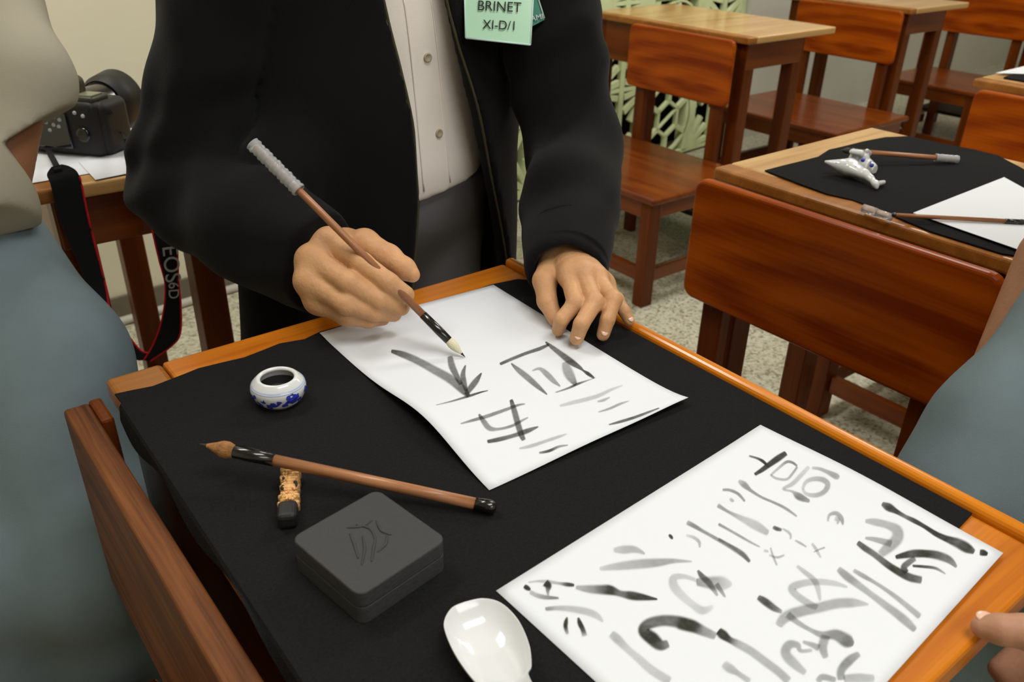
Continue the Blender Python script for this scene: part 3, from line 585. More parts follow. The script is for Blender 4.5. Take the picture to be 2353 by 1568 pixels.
def cup_patch(name, ang, z, pts, m):
    """flat blob of glaze laid on the outside"""
    bm = bmesh.new(); vs = []
    for a, h in pts:
        zz = z+h; r = cup_r(zz)+.0006; an = ang+a/cR; vs.append(bm.verts.new((r*math.cos(an), r*math.sin(an), zz)))
    c = bm.verts.new(((cup_r(z)+.0009)*math.cos(ang), (cup_r(z)+.0009)*math.sin(ang), z))
    for k in range(len(vs)): bm.faces.new((c, vs[k], vs[(k+1) % len(vs)]))
    return bm_obj(name, bm, m, t, False)
a0 = math.atan2(CAM[1]-cc[1], CAM[0]-cc[0])
for k, (da, z0, s0) in enumerate([(-1.25, .010, .0035), (-.85, .008, .0026), (-.62, .0115, .0018), (-.25, .0085, .003), (-.05, .0115, .0018), (.42, .011, .0042), (.62, .0135, .0026), (.8, .008, .002), (1.15, .013, .0022), (1.5, .0105, .003), (-.45, .0065, .0022), (.18, .0075, .0026), (.3, .0145, .0016), (-1.05, .0135, .0018), (2.1, .010, .0035), (2.7, .009, .003), (3.3, .011, .0035), (4.0, .010, .003), (4.5, .011, .0035)]):
    n = 9; rr = [s0*random.uniform(.7, 1.9) for _ in range(n)]
    cup_patch('painted_mark', a0+da, z0, [(rr[i]*math.cos(2*math.pi*i/n), rr[i]*math.sin(2*math.pi*i/n)*.9) for i in range(n)], M_BLUE)
for z0, w0 in ((.0192, .0004), (.0178, .0003)):
    bm = lathe(bmesh.new(), [(cup_r(z0-w0)+.0003, z0-w0), (cup_r(z0)+.0004, z0), (cup_r(z0+w0)+.0003, z0+w0)], 48); bm_obj('glaze_ring', bm, M_LBLUE, t, True)
# brushes
def brush(label, tip, end, r, hair, hair2, ferr_len, hair_len, cap=None, sleeve=None, black_end=0, belly=1.25, grp=None):
    tip = Vector(tip); end = Vector(end); L = (end-tip).length; t = thing('writing_brush', label, 'brush', grp, tip); t.rotation_mode = 'QUATERNION'
    q = (end-tip).to_track_quat('X', 'Z'); t.rotation_quaternion = q
    mx = Matrix.Rotation(math.pi/2, 4, 'Y')
    h = hair_len
    bm = lathe(bmesh.new(), [(0, 0), (r*.12, h*.08), (r*.35, h*.25)], 16, mx); bm_obj('inked_tip', bm, hair2, t, True)
    bm = lathe(bmesh.new(), [(r*.33, h*.24), (r*.85, h*.46), (r*belly*.97, h*.66), (r*belly, h*.82), (r*1.02, h)], 20, mx); bm_obj('hair', bm, hair, t, True)
    bm = lathe(bmesh.new(), [(0, h*.97), (r*1.02, h*.98), (r*1.12, h), (r*1.18, h+ferr_len*.35), (r*1.08, h+ferr_len), (0, h+ferr_len)], 20, mx); bm_obj('ferrule', bm, M_BLACKP, t, True)
    bm = lathe(bmesh.new(), [(0, h+ferr_len-.0005), (r, h+ferr_len-.0003), (r*.98, L*.75), (r*.96, L-black_end), (0, L-black_end)], 20, mx); bm_obj('handle', bm, M_BAMBOO, t, True)
    if black_end:
        bm = lathe(bmesh.new(), [(0, L-black_end), (r*1.12, L-black_end), (r*1.15, L-.003), (r*.9, L), (0, L+.001)], 20, mx); bm_obj('end_cap', bm, M_BLACKP, t, True)
    if sleeve:
        a, b, rs = sleeve; n = 40; prof = [(rs*(1+.10*math.sin(i*1.9)+.06*math.sin(i*.7)), a+(b-a)*i/n) for i in range(n+1)]
        bm = lathe(bmesh.new(), prof, 14, mx); o = bm_obj('clear_sleeve', bm, M_CLEAR, t, True); o['label'] = 'crinkled clear plastic sleeve'
        md = o.modifiers.new('s', 'SOLIDIFY'); md.thickness = .0004
    return t
T1 = atz(1070, 822, ZP+.0015); E1 = T1+(np.array([.179, .03, .936])-np.array([.282, -.164, .763]))*1.0
brush('bamboo brush held by the student, clear sleeve on its upper end', T1, E1, .0037, M_HAIRW, M_HAIRD, .034, .023, sleeve=(.222, .284, .0062))
Tb = atz(455, 1020, DZ+.029); Eb = atz(1138, 1168, ZT+.005)
brush('brown-handled brush with tan hair resting on the ink stick', Tb, Eb, .0044, M_HAIRT, M_HAIRD, .031, .029, black_end=.0145, belly=1.45)
# ink stick
a = atz(668, 1082, ZT+.008); b = atz(660, 1192, ZT+.008); ay_ = Vector(b)-Vector(a); Li = ay_.length
t = thing('ink_stick', 'small black ink stick with gold relief under the tan-haired brush', 'ink stick', None, (a[0], a[1], ZT)); t.rotation_euler = (0, 0, math.atan2(ay_.y, ay_.x))
bm = bmesh.new(); bx(bm, (Li*.72, -.0068, 0), (Li+.003, .0068, .013), .0035, 3); bm_obj('black_end', bm, M_BLACKM, t)
bm = bmesh.new()
for k in range(26):
    x = Li*(-.02+.74*k/25); wv = .0058+.0014*math.sin(k*1.1)+.0006*math.sin(k*2.7); hz = .0105+.0016*math.sin(k*.9+1)
    bx(bm, (x-.0012, -wv, .0), (x+.0014, wv, hz), .001, 1)
for k in range(30):
    x = Li*random.uniform(0, .70); y = random.uniform(-.0045, .0045); r = random.uniform(.0008, .0018)
    bmesh.ops.create_icosphere(bm, subdivisions=1, radius=r, matrix=Matrix.Translation((x, y, .0112)))
bm_obj('gold_relief', bm, M_GOLD, t, True)
for k in range(7):
    x = Li*random.uniform(.05, .68); s = random.choice((-1, 1)); bm = bmesh.new(); bmesh.ops.create_icosphere(bm, subdivisions=1, radius=.0016, matrix=Matrix.Translation((x, s*random.uniform(.003, .0055), .0108))); bm_obj('black_gap', bm, M_BLACKM, t)
# inkstone box
cor = [atz(*q, DZ+.0275) for q in ((672, 1240), (860, 1118), (1032, 1240), (822, 1368))]
cx0 = sum(cor)/4; uv = Vector(((cor[2]+cor[3]-cor[0]-cor[1])/2).tolist()).to_2d(); un = uv.normalized(); sx = uv.length; vn = Vector((-un.y, un.x)); sy = abs(((Vector((cor[1]-cor[0]).tolist()).to_2d()).dot(vn)+(Vector((cor[2]-cor[3]).tolist()).to_2d()).dot(vn))/2)
t = thing('inkstone', 'flat square dark grey inkstone with carved lid', 'inkstone', None, (cx0[0], cx0[1], ZT), math.atan2(un.y, un.x))
def rbox(name, sx, sy, z0, z1, r, bev, m, parent):
    bm = bmesh.new(); pts = []
    for cx_, cy_, a0_ in ((sx/2-r, sy/2-r, 0), (-sx/2+r, sy/2-r, 90), (-sx/2+r, -sy/2+r, 180), (sx/2-r, -sy/2+r, 270)):
        for k in range(7): an = math.radians(a0_+15*k); pts.append((cx_+r*math.cos(an), cy_+r*math.sin(an)))
    vs = [bm.verts.new((x, y, z0)) for x, y in pts]; fc = bm.faces.new(vs); e = bmesh.ops.extrude_face_region(bm, geom=[fc]); bmesh.ops.translate(bm, verts=[v for v in e['geom'] if isinstance(v, bmesh.types.BMVert)], vec=(0, 0, z1-z0))
    es = [e for e in bm.edges if any(len(q.verts) > 4 for q in e.link_faces)]; bmesh.ops.bevel(bm, geom=es, offset=bev, segments=3, affect='EDGES', profile=.5)
    return bm_obj(name, bm, m, parent)
rbox('stone_base', sx*1.0, sy*1.0, 0, .0128, .007, .0005, M_STONE, t); rbox('lid', sx*1.0, sy*1.0, .0129, .0250, .007, .0012, M_STONE, t)
lines = [((-.012, -.006), (-.002, -.010), (.010, -.016)), ((-.004, -.002), (.006, -.008), (.016, -.018)), ((.002, .004), (.010, -.004), (.018, -.012)), ((-.016, .002), (-.006, .006), (.004, .002)), ((-.010, .014), (.0, .010), (.008, .012)), ((.006, .010), (.012, .004), (.014, -.004)), ((-.018, -.004), (-.012, .004), (-.012, .012))]
for l in lines:
    q = spline([(a_, b_, .0251) for a_, b_ in l], 14); tube('carved_line', q, [.0005+.0005*math.sin(math.pi*i/13) for i in range(14)], M_STONE, t, 6)
# spoon
spo = thing('porcelain_spoon', 'white porcelain soup spoon lying in the front beside the practice sheet', 'spoon', None, (0, 0, 0))
sc_ = atz(1118, 1462, ZT+.014)
ol = [(1068, 1384), (1110, 1376), (1152, 1387), (1190, 1425), (1215, 1480), (1221, 1530), (1214, 1550), (1240, 1600), (1290, 1680), (1250, 1720), (1200, 1700), (1130, 1600), (1090, 1565), (1050, 1510), (1026, 1460), (1021, 1428), (1038, 1398)]
rim = spline([tuple(atz(x, y, ZT+(.017 if y < 1560 else .017+.0001*(y-1560))))+() for x, y in ol+[ol[0]]], 96)[:-1]
rim = np.array(rim); bc = np.array(atz(1122, 1470, ZT+.017)); hc = np.array(atz(1190, 1620, ZT+.02))
bm = bmesh.new(); rings = []
def ring_at(s, dz, off=0):
    out = []
    for p in rim:
        # shrink towards the spine between bowl centre and handle
        d = hc-bc; tt = np.clip(((p-bc)@d)/(d@d), 0, 1.6); q = bc+d*tt; q = np.array([q[0], q[1], p[2]]); x = q+(p-q)*s; depth = dz*(1-np.clip(tt, 0, 1)*.85); out.append(bm.verts.new((x[0], x[1], p[2]-depth)))
    return out
for s, dz in ((.0, .0115), (.35, .011), (.6, .0095), (.8, .0062), (.93, .0022), (.985, .0002), (1.0, -.0002), (1.005, .0006), (.97, .0045), (.82, .0098), (.6, .0135), (.35, .0155), (0, .016)): rings.append(ring_at(s, dz))
for a_, b_ in zip(rings, rings[1:]):
    n = len(a_)
    for k in range(n): bm.faces.new((a_[k], a_[(k+1) % n], b_[(k+1) % n], b_[k]))
bmesh.ops.remove_doubles(bm, verts=bm.verts, dist=.00005); bm_obj('spoon_body', bm, M_PORC, spo, True)
# ================================================================== THINGS ON THE RIGHT DESK
F = Field((1.02, -.13, .755), (1.24, .06, .84), .0012)
def q2(px, py, h): return atz(px, py, DZ+.003+h)
F.chain([q2(1915, 378, .016), q2(1950, 384, .016), q2(1985, 400, .015)], [.006, .0165, .009], .004, ((0, 0, 1), .8))
F.chain([q2(1985, 400, .015), q2(2000, 410, .012), q2(2013, 424, .008)], [.008, .005, .0045], .004)
F.cone(q2(2010, 422, .008), q2(2014, 431, .004), .0045, .003, .003); F.cone(q2(2013, 423, .008), q2(2030, 419, .006), .0045, .0035, .003)
F.cone(q2(1898, 372, .020), q2(1930, 380, .018), .0025, .010, .004)
p, q = F.mesh(); o = np_obj('fish_ornament', p, q, M_PORC, None, 1); tag(o, 'white porcelain fish with blue markings lying on the right-hand cloth', 'ornament')
for k, (x, y) in enumerate(((1922, 376), (1925, 372), (1944, 379), (1968, 385))):
    a = q2(x, y, .027 if k > 1 else .024); tube('painted_mark', [a+(0, 0, .001), a+np.array([.001, .003, .0005])], .0005, M_BLUE, o, 6)
F = Field((1.08, -.06, .755), (1.30, .12, .82), .0012)
for x, y in ((1962, 366), (1985, 370), (2003, 388)):
    a = q2(x, y, .012); F.cone(a-(0, 0, .004), a+(0, 0, .006), .0105, .0075, .004)
F.cone(q2(1958, 349, .026), q2(1978, 352, .026), .0045, .0055, .003); F.cone(q2(1992, 346, .030), q2(1994, 352, .022), .003, .006, .003); F.cone(q2(1985, 372, .005), q2(2000, 388, .005), .011, .011, .004)
p, q = F.mesh(); o = np_obj('brush_rest', p, q, M_PORC, None, 1); tag(o, 'white and blue porcelain brush rest with three humps behind the fish', 'brush rest')
for x, y in ((1958, 367), (1983, 368), (2003, 380)):
    a = q2(x, y, .022); d_ = Vector((CAM-a).tolist()).normalized(); bm = bmesh.new(); bmesh.ops.create_icosphere(bm, subdivisions=2, radius=.0035, matrix=Matrix.Translation(Vector(a)-d_*.0005)); bm_obj('blue_flower', bm, M_BLUE, o, True)
brush('brush resting on the three-humped rest, clear sleeve on its handle end', atz(1930, 345, DZ+.026), atz(2196, 366, DZ+.010), .0040, M_HAIRD, M_HAIRD, .020, .018, sleeve=(.168, .208, .0058))
tl = atz(2050, 494, DZ+.012); br = atz(2362, 511, DZ+.010)
brush('thin brush laid across the blank sheet on the right-hand desk', br+(br-tl)*.02, tl, .0030, M_HAIRD, M_HAIRD, .018, .016, black_end=.004, sleeve=None)
t = thing('plastic_tube', 'clear plastic brush cap at the cloth edge beside the thin brush', 'cap', None)
pa, pb = atz(1984, 478, DZ+.008), atz(2048, 500, DZ+.008)
for nm, u0, u1, rr in (('tube_wall', 0, .48, .0058), ('tube_wall', .5, 1, .0052)):
    A_ = pa+(pb-pa)*u0; B_ = pa+(pb-pa)*u1; o = tube(nm, [A_, (A_+B_)/2, B_], rr, M_CLEAR, t, 16)
# ================================================================== NEAR GRASPING HELPERS FOR HANDS
def nail(parent, p, nrm, along, s=.0045):
    nrm = Vector(nrm).normalized(); along = Vector(along).normalized(); along = (along-nrm*along.dot(nrm)).normalized(); sd = nrm.cross(along); bm = bmesh.new()
    M = Matrix.Translation(Vector(p)) @ Matrix((sd, along, nrm)).transposed().to_4x4() @ Matrix.Diagonal((s*.85, s*1.15, s*.28, 1))
    bmesh.ops.create_icosphere(bm, subdivisions=3, radius=1, matrix=M); return bm_obj('fingernail', bm, M_NAIL, parent, True)
def merge(parts):
    P, Q, n = [], [], 0
    for p, q in parts: P.append(p); Q.append(q+n); n += len(p)
    return np.concatenate(P), np.concatenate(Q)
# ------------------------------------------------------------------ the student
# left hand (right in the picture): fingertips on the sheet and on the desk lip
wrL = np.array(atd(1303, 585, .905)); elL = np.array(atd(1316, 345, 1.07))
HL = {
 'idx': [atd(1308, 634, .852), atd(1322, 698, .818), atd(1290, 735, .812), atd(1283, 758, .826)],
 'mid': [atd(1339, 629, .850), atd(1366, 695, .815), atd(1336, 745, .800), atd(1325, 778, .806)],
 'ring': [atd(1368, 636, .855), atd(1409, 690, .822), atd(1396, 735, .812), atd(1386, 769, .815)],
 'pinky': [atd(1388, 652, .866), atd(1417, 690, .848), atd(1434, 715, .842), atd(1446, 738, .842)]}
FL = Field((.30, -.26, .755), (.56, -.02, .90), .0013)
for n_, c in HL.items():
    r = {'idx': (.0100, .0088, .0080, .0070), 'mid': (.0104, .0092, .0083, .0073), 'ring': (.0098, .0087, .0079, .0069), 'pinky': (.0086, .0074, .0067, .0058)}[n_]
    FL.chain(c, tuple(q_*.95 for q_ in r), .0016)
    FL.cone(c[1]-(0, 0, .0), c[1]+(0, 0, .0008), r[1]*1.03, r[1]*1.03, .003)
for n_, k in (('idx', .9), ('mid', 1.0), ('ring', .95), ('pinky', .85)): FL.cone(wrL, HL[n_][0], .020*k, .0125*k, .010)
FL.cone(HL['idx'][0], HL['pinky'][0], .0085, .008, .004)
th = [atd(1268, 610, .895), atd(1252, 645, .866), atd(1257, 692, .852), atd(1276, 733, .842)]
FL.cone(wrL, th[0], .018, .014, .012); FL.chain(th, (.0145, .0125, .0100, .0080), .004)
FL.cone(wrL, wrL+(elL-wrL)*.35, .0235, .026, .012, (UP, .85))
FL.cone(th[0], HL['mid'][0], .011, .009, .012)
FL.apply(lambda A, X, Y, Z: np.maximum(A, (ZT+.0003)-Z))
pl, ql = FL.mesh()
# right hand (left in the picture) closed round the brush
wrR = np.array(atd(752, 600, .885)); elR = np.array(atd(428, 428, 1.02))
HR = {
 'idx': [atd(757, 560, .822), atd(832, 606, .792), atd(892, 650, .788), atd(932, 677, .792)],
 'mid': [atd(716, 598, .806), atd(800, 650, .782), atd(872, 690, .790), atd(922, 707, .802)],
 'ring': [atd(712, 646, .800), atd(792, 697, .784), atd(860, 716, .796), atd(905, 722, .812)],
 'pinky': [atd(732, 690, .806), atd(795, 727, .800), atd(845, 735, .812), atd(880, 733, .825)]}
FR = Field((.12, -.14, .755), (.38, .10, .92), .0013)
for n_, c in HR.items():
    r = {'idx': (.0128, .0108, .0098, .0085), 'mid': (.0130, .0108, .0096, .0082), 'ring': (.0122, .0104, .0092, .0078), 'pinky': (.0110, .0092, .0080, .0068)}[n_]
    FR.chain(c, r, .0035)
for n_, k in (('idx', 1.0), ('mid', 1.0), ('ring', .97), ('pinky', .9)): FR.cone(wrR, HR[n_][0], .022*k, .0138*k, .012)
FR.cone(HR['idx'][0], HR['mid'][0], .011, .011, .008); FR.cone(HR['mid'][0], HR['ring'][0], .011, .011, .008); FR.cone(HR['ring'][0], HR['pinky'][0], .0105, .010, .008)
th = [atd(795, 565, .875), atd(838, 560, .850), atd(893, 592, .832), atd(930, 618, .822), atd(948, 632, .820)]
FR.cone(wrR, th[0], .020, .017, .014); FR.chain(th, (.0165, .0145, .0125, .0105, .0075), .006); FR.cone(th[0], HR['idx'][0], .013, .011, .012)
FR.cone(wrR, wrR+(elR-wrR)*.3, .025, .028, .012)
FR.apply(lambda A, X, Y, Z: np.maximum(A, (ZT+.0003)-Z))
pr_, qr = FR.mesh()
# trunk, neck, head and upper arms
shR, shL = np.array([.350, .24, 1.32]), np.array([.615, .24, 1.31])
FB_ = Field((-.05, -.15, .0), (.95, .62, 1.80), .008)
FB_.cone((.45, .30, .86), (.43, .28, 1.05), .125, .115, .04, ((0, 1, 0), .70)); FB_.cone((.43, .28, 1.05), (.43, .27, 1.28), .115, .135, .05, ((0, 1, 0), .70))
FB_.cone(shR, shL, .055, .055, .05); FB_.cone((.43, .26, 1.34), (.43, .24, 1.46), .055, .05, .03)
FB_.cone((.43, .225, 1.56), (.43, .21, 1.50), .088, .070, .03, ((1, 0, 0), .86)); FB_.cone((.43, .13, 1.53), (.43, .125, 1.515), .010, .014, .01)
for s in (-1, 1):
    FB_.cone((.43+s*.075, .235, 1.53), (.43+s*.077, .24, 1.56), .014, .016, .006, ((1, 0, 0), .5)); FB_.cone((.43+s*.032, .155, 1.555), (.43+s*.034, .152, 1.555), .011, .011, .004)
for sh, el, wr in ((shR, elR, wrR), (shL, elL, wrL)): FB_.cone(sh, el, .045, .035, .03); FB_.cone(el, wr, .035, .024, .02)
for s in (-1, 1): FB_.cone((.45+s*.075, .31, .86), (.46+s*.09, .33, .48), .07, .05, .03); FB_.cone((.46+s*.09, .33, .48), (.46+s*.09, .36, .09), .047, .034, .02); FB_.cone((.46+s*.09, .38, .045), (.46+s*.10, .22, .035), .033, .03, .02)
pb_, qb = FB_.mesh()
P_, Q_ = merge([(pl, ql), (pr_, qr), (pb_, qb)])
student = np_obj('person', P_, Q_, M_SKIN, None, 1)
tag(student, 'person in an open black jacket over a cream shirt, writing with a brush', 'person')
for n_, c in list(HL.items()):
    d_ = (c[3]-c[2]); up_ = np.array([-.25, -.55, .8]); p = c[3]-d_*.05+up_/np.linalg.norm(up_)*{'idx': .0062, 'mid': .0064, 'ring': .0060, 'pinky': .0050}[n_]; nail(student, p, up_, d_, .0046 if n_ != 'pinky' else .0036)
# hair
FH = Field((.30, .08, 1.42), (.56, .36, 1.70), .006); FH.cone((.43, .24, 1.575), (.43, .235, 1.55), .096, .088, .02, ((1, 0, 0), .88))
FH.apply(lambda A, X, Y, Z: np.maximum(A, (.165-Y)+(1.60-Z)*.9)); FH.apply(lambda A, X, Y, Z: np.maximum(A, 1.49-Z+0*X))
p, q = FH.mesh(); np_obj('hair', p, q, M_BLACKM, student, 1)
# trousers and shoes
FT = Field((.18, .05, .0), (.76, .56, .98), .006)
FT.cone((.45, .285, .93), (.45, .30, .82), .152, .165, .03, ((0, 1, 0), .76))
for s in (-1, 1): FT.cone((.455+s*.08, .305, .84), (.46+s*.095, .33, .48), .098, .078, .03); FT.cone((.46+s*.095, .33, .48), (.46+s*.095, .35, .10), .078, .068, .02)
FT.apply(lambda A, X, Y, Z: np.maximum(A, Z-(.80+0*X))+folds((X, Y, Z), .002, 34, 2))
p, q = FT.mesh(); np_obj('trousers', p, q, M_DTROU, student, 2)
for s in (-1, 1):
    FS = Field((.36+s*.095, .16, .0), (.56+s*.095, .48, .13), .005); FS.cone((.46+s*.095, .38, .045), (.46+s*.10, .23, .035), .045, .042, .02); FS.apply(lambda A, X, Y, Z: np.maximum(A, .002-Z+0*X)); p, q = FS.mesh(); np_obj('shoe', p, q, M_BLACKM, student, 1)
# shirt
FS = Field((.20, .08, .74), (.70, .48, 1.42), .004)
FS.cone((.455, .285, .84), (.455, .28, 1.05), .155, .148, .04, ((0, 1, 0), .78)); FS.cone((.455, .28, 1.05), (.45, .27, 1.30), .148, .140, .04, ((0, 1, 0), .78))
FS.apply(lambda A, X, Y, Z: np.maximum(A, (.792+.10*(X-.46)+.0*Y)-Z)+folds((X, Y, Z), .0028, 26, 1))
ps, qs = FS.mesh(); shirt = np_obj('shirt', ps, qs, M_SHIRT, student, 2)
# jacket
def zip_x(tab, Z): zs, xs = zip(*tab); return np.interp(Z, zs, xs)
ZL = [(.56, .400), (.70, .400), (.76, .408), (.81, .4135), (.90, .411), (.98, .400), (1.05, .388), (1.25, .385), (1.5, .41)]
ZR = [(.56, .61), (.695, .572), (.77, .549), (.834, .529), (.90, .509), (.98, .483), (1.045, .466), (1.25, .45), (1.5, .45)]
FJ = Field((.02, -.16, .56), (.88, .52, 1.48), .0045)
FJ.cone((.455, .265, .62), (.455, .265, .90), .195, .19, .03, ((0, 1, 0), .78)); FJ.cone((.455, .265, .90), (.45, .265, 1.28), .19, .18, .03, ((0, 1, 0), .72))
FJ.cone(shR, shL, .085, .085, .05); FJ.cone((.235, .185, .61), (.26, .19, .85), .050, .055, .05); FJ.cone((.235, .16, .62), (.33, .15, .62), .045, .045, .03)
FJ.apply(lambda A, X, Y, Z: A+folds((X, Y, Z), .0035, 17, .5))
FJ.apply(lambda A, X, Y, Z: np.maximum(np.maximum(A, .60-Z), np.minimum(np.minimum(X-zip_x(ZL, Z), zip_x(ZR, Z)-X), .24-Y)))
def inner(A, X, Y, Z):
    d = FJ._cone((X, Y, Z), (.455, .270, .50), (.45, .270, 1.32), .170, .160, ((0, 1, 0), .78)); return np.maximum(A, -d)
FJ.apply(inner)
J2 = Field((.02, -.16, .56), (.88, .52, 1.48), .0045)
mR = np.array(atd(330, 200, 1.10)); cuR = wrR+(elR-wrR)*.06; cuL = wrL+(elL-wrL)*-.09
J2.cone(shR, elR, .080, .062, .03); J2.cone(elR, elR+(cuR-elR)*.55, .064, .064, .03); J2.cone(elR+(cuR-elR)*.5, cuR, .064, .050, .02)
J2.cone(elR+(cuR-elR)*.70-(0, 0, .03), cuR-(0, .0, .030), .045, .036, .03)
J2.cone(shL, elL, .080, .060, .03); J2.cone(elL, elL+(cuL-elL)*.5, .060, .054, .03); J2.cone(elL+(cuL-elL)*.5, cuL, .056, .044, .02)
def sleeve_folds(A, X, Y, Z):
    for sh, el, cu, sd in ((shR, elR, cuR, 1.0), (shL, elL, cuL, 2.4)):
        for a_, b_, amp in ((sh, el, .0026), (el, cu, .0036)):
            ba = (b_-a_); L = float(ba@ba)
            t_ = ((X-a_[0])*ba[0]+(Y-a_[1])*ba[1]+(Z-a_[2])*ba[2])/L; q_ = np.linalg.norm(ba)*t_
            near = np.exp(-((t_-.9 if amp < .003 else t_-.1)/.35)**2)
            A = A+amp*near*np.sin(q_*70+30*(X-a_[0])+sd*3+1.6*np.sin(Z*25+sd+18*Y))
    return A
J2.apply(sleeve_folds)
J2.cone(cuR, cuR+(wrR-elR)*.3, .034, .034, .004, cut=True); J2.cone(cuL, cuL+(wrL-elL)*.3, .033, .033, .004, cut=True)
def chop(A, X, Y, Z):
    for cu, wr, el in ((cuR, wrR, elR), (cuL, wrL, elL)):
        n_ = (wr-el)/np.linalg.norm(wr-el); d = (X-cu[0])*n_[0]+(Y-cu[1])*n_[1]+(Z-cu[2])*n_[2]; near = np.sqrt((X-cu[0])**2+(Y-cu[1])**2+(Z-cu[2])**2) < .12
        A = np.where(near, np.maximum(A, d-.014), A)
    return A
J2.apply(chop)
pz, qz = FJ.mesh(); FJ.a = np.minimum(FJ.a, J2.a)
FJ.apply(lambda A, X, Y, Z: np.maximum(A, np.minimum(DZ+.004-Z, .022-Y)))
pj, qj = FJ.mesh(); jacket = np_obj('jacket', pj, qj, M_JACKET, student, 2)
bv = BVHTree.FromPolygons([tuple(v) for v in pj], [tuple(int(i) for i in f_) for f_ in qj])
bz = BVHTree.FromPolygons([tuple(v) for v in pz], [tuple(int(i) for i in f_) for f_ in qz])
for tab, s in ((ZL, -1), (ZR, 1)):
    pts = []
    for k in range(60):
        z = .62+(1.36-.62)*k/59; x = float(zip_x(tab, z)); h = bz.ray_cast(Vector((x+s*.006, -.1, z)), Vector((0, 1, 0)))
        pts.append((x-s*.0005, (h[0].y+.003 if h[0] else .12), z))
    tube('zip_tape', pts, .0017, M_ZIP, jacket, 8)
# cuff bands
for cu, el, r in ((cuR, elR, .0475), (cuL, elL, .043)):
    d_ = (el-cu)/np.linalg.norm(el-cu)
    for off in (.002, .045):
        M = axis_mtx(cu+d_*off-np.array([0, 0, 0]), cu+d_*(off+.01)); bm = bmesh.new(); n = 36; rr = r*(1 if off < .01 else 1.06)
        lathe(bm, [(rr-.002, -.0015), (rr+.0022, 0), (rr-.002, .0015)], n, M); bm_obj('cuff_seam', bm, M_JACKET, jacket, True)
# shirt placket and buttons
bvs = BVHTree.FromPolygons([tuple(v) for v in ps], [tuple(int(i) for i in f_) for f_ in qs])
def on_shirt(px, py):
    h = bvs.ray_cast(Vector(CAM), Vector(ray(px, py)).normalized()); return h[0], h[1]
for px, py in ((982, 132), (1008, 306)):
    p, nn = on_shirt(px, py)
    if p is None: continue
    if nn.y > 0: nn = -nn
    M = Matrix.Translation(p) @ nn.to_track_quat('Z', 'Y').to_matrix().to_4x4(); bm = lathe(bmesh.new(), [(0, .0016), (.0032, .0016), (.0042, .0024), (.0054, .0022), (.0056, .0008), (.0054, 0), (0, 0)], 24, M); b_ = bm_obj('shirt_button', bm, mat('button_beige', (.42, .36, .26), .35), shirt, True)
for off in (-32, 30):
    pts = []
    for k in range(24):
        py = -10+470*k/23; px = 958+50*(k/23)**.8+off; p, nn = on_shirt(px, py)
        if p is not None: pts.append(p-Vector(ray(px, py))*.0006)
    if len(pts) > 3: tube('placket_seam', pts, .0012, M_SHIRT, shirt, 6)
# badges
def card(name, px, dep0, m, parent, th=.0015):
    P = [Vector(atd(x, y, d_)) for x, y, d_ in px]; n = (P[1]-P[0]).cross(P[3]-P[0]).normalized(); bm = bmesh.new(); vs = [bm.verts.new(p) for p in P]; fc = bm.faces.new(vs)
    e = bmesh.ops.extrude_face_region(bm, geom=[fc]); bmesh.ops.translate(bm, verts=[v for v in e['geom'] if isinstance(v, bmesh.types.BMVert)], vec=n*th); return bm_obj(name, bm, m, parent), P, n
def text_on(body, P, size, parent, m, du, dv, name='lettering', sx=1.0):
    """P: corners tl, tr, br, bl; text placed at du (0..1) across, dv down, standing a hair proud"""
    ex = (P[1]-P[0]).normalized(); n = ex.cross(P[0]-P[3]).normalized(); ey = n.cross(ex)
    if n.dot(Vector(CAM)-P[0]) < 0: n = -n
    cu = bpy.data.curves.new(name, 'FONT'); cu.body = body; cu.size = size; cu.align_x = 'CENTER'; cu.align_y = 'CENTER'; cu.extrude = .0001
    o = bpy.data.objects.new(name, cu); COL.objects.link(o)
    me = bpy.data.meshes.new_from_object(o.evaluated_get(bpy.context.evaluated_depsgraph_get())); bpy.data.objects.remove(o); me.name = name; me.materials.append(m)
    c = P[0]+(P[1]-P[0])*du+(P[3]-P[0])*dv+n*.0022
    me.transform(Matrix.Translation(c) @ Matrix((ex*sx, ey, n)).transposed().to_4x4())
    return link(bpy.data.objects.new(name, me), parent)
def front_depth(px, py):
    h = bv.ray_cast(Vector(CAM), Vector(ray(px, py)).normalized()); return (np.array(h[0])-CAM)@FW if h[0] is not None else 1.0
dd = min(front_depth(x_, y_) for x_ in (1070, 1120, 1170, 1222) for y_ in (2, 30, 60, 95))-.004
t = thing('name_badge', 'mint green name card in a clear holder pinned to the black jacket', 'badge', None)
o, PP, n_ = card('card', [(1066, -60, dd), (1228, -52, dd), (1219, 103, dd), (1070, 87, dd)], 0, M_GREENC, t)
text_on('BRINET', PP, .0165, t, M_TEXT, .49, .50, sx=.95); text_on('XI-D/1', PP, .0150, t, M_TEXT, .49, .79, sx=.95)
tube('holder_edge', [PP[3], PP[2]], .0012, mat('holder_clear_edge', (.62, .85, .8), .2), t, 6); tube('holder_edge', [PP[0], PP[3]], .0009, mat('holder_clear_edge', (.62, .85, .8), .2), t, 6); tube('holder_edge', [PP[1], PP[2]], .0009, mat('holder_clear_edge', (.62, .85, .8), .2), t, 6)
t = thing('cloth_badge', 'dark green cloth badge with pale letters behind the mint name card', 'badge', None)
o, PP, n_ = card('badge_body', [(1205, -15, dd+.004), (1236, -4, dd+.004), (1252, 45, dd+.004), (1212, 66, dd+.004)], 0, M_GREENB, t)
text_on('AMI', [Vector(atd(1212, 25, dd+.003)), Vector(atd(1248, 40-22, dd+.003)), Vector(atd(1252, 45, dd+.003)), Vector(atd(1216, 60, dd+.003))], .009, t, M_SILVER, .55, .6)
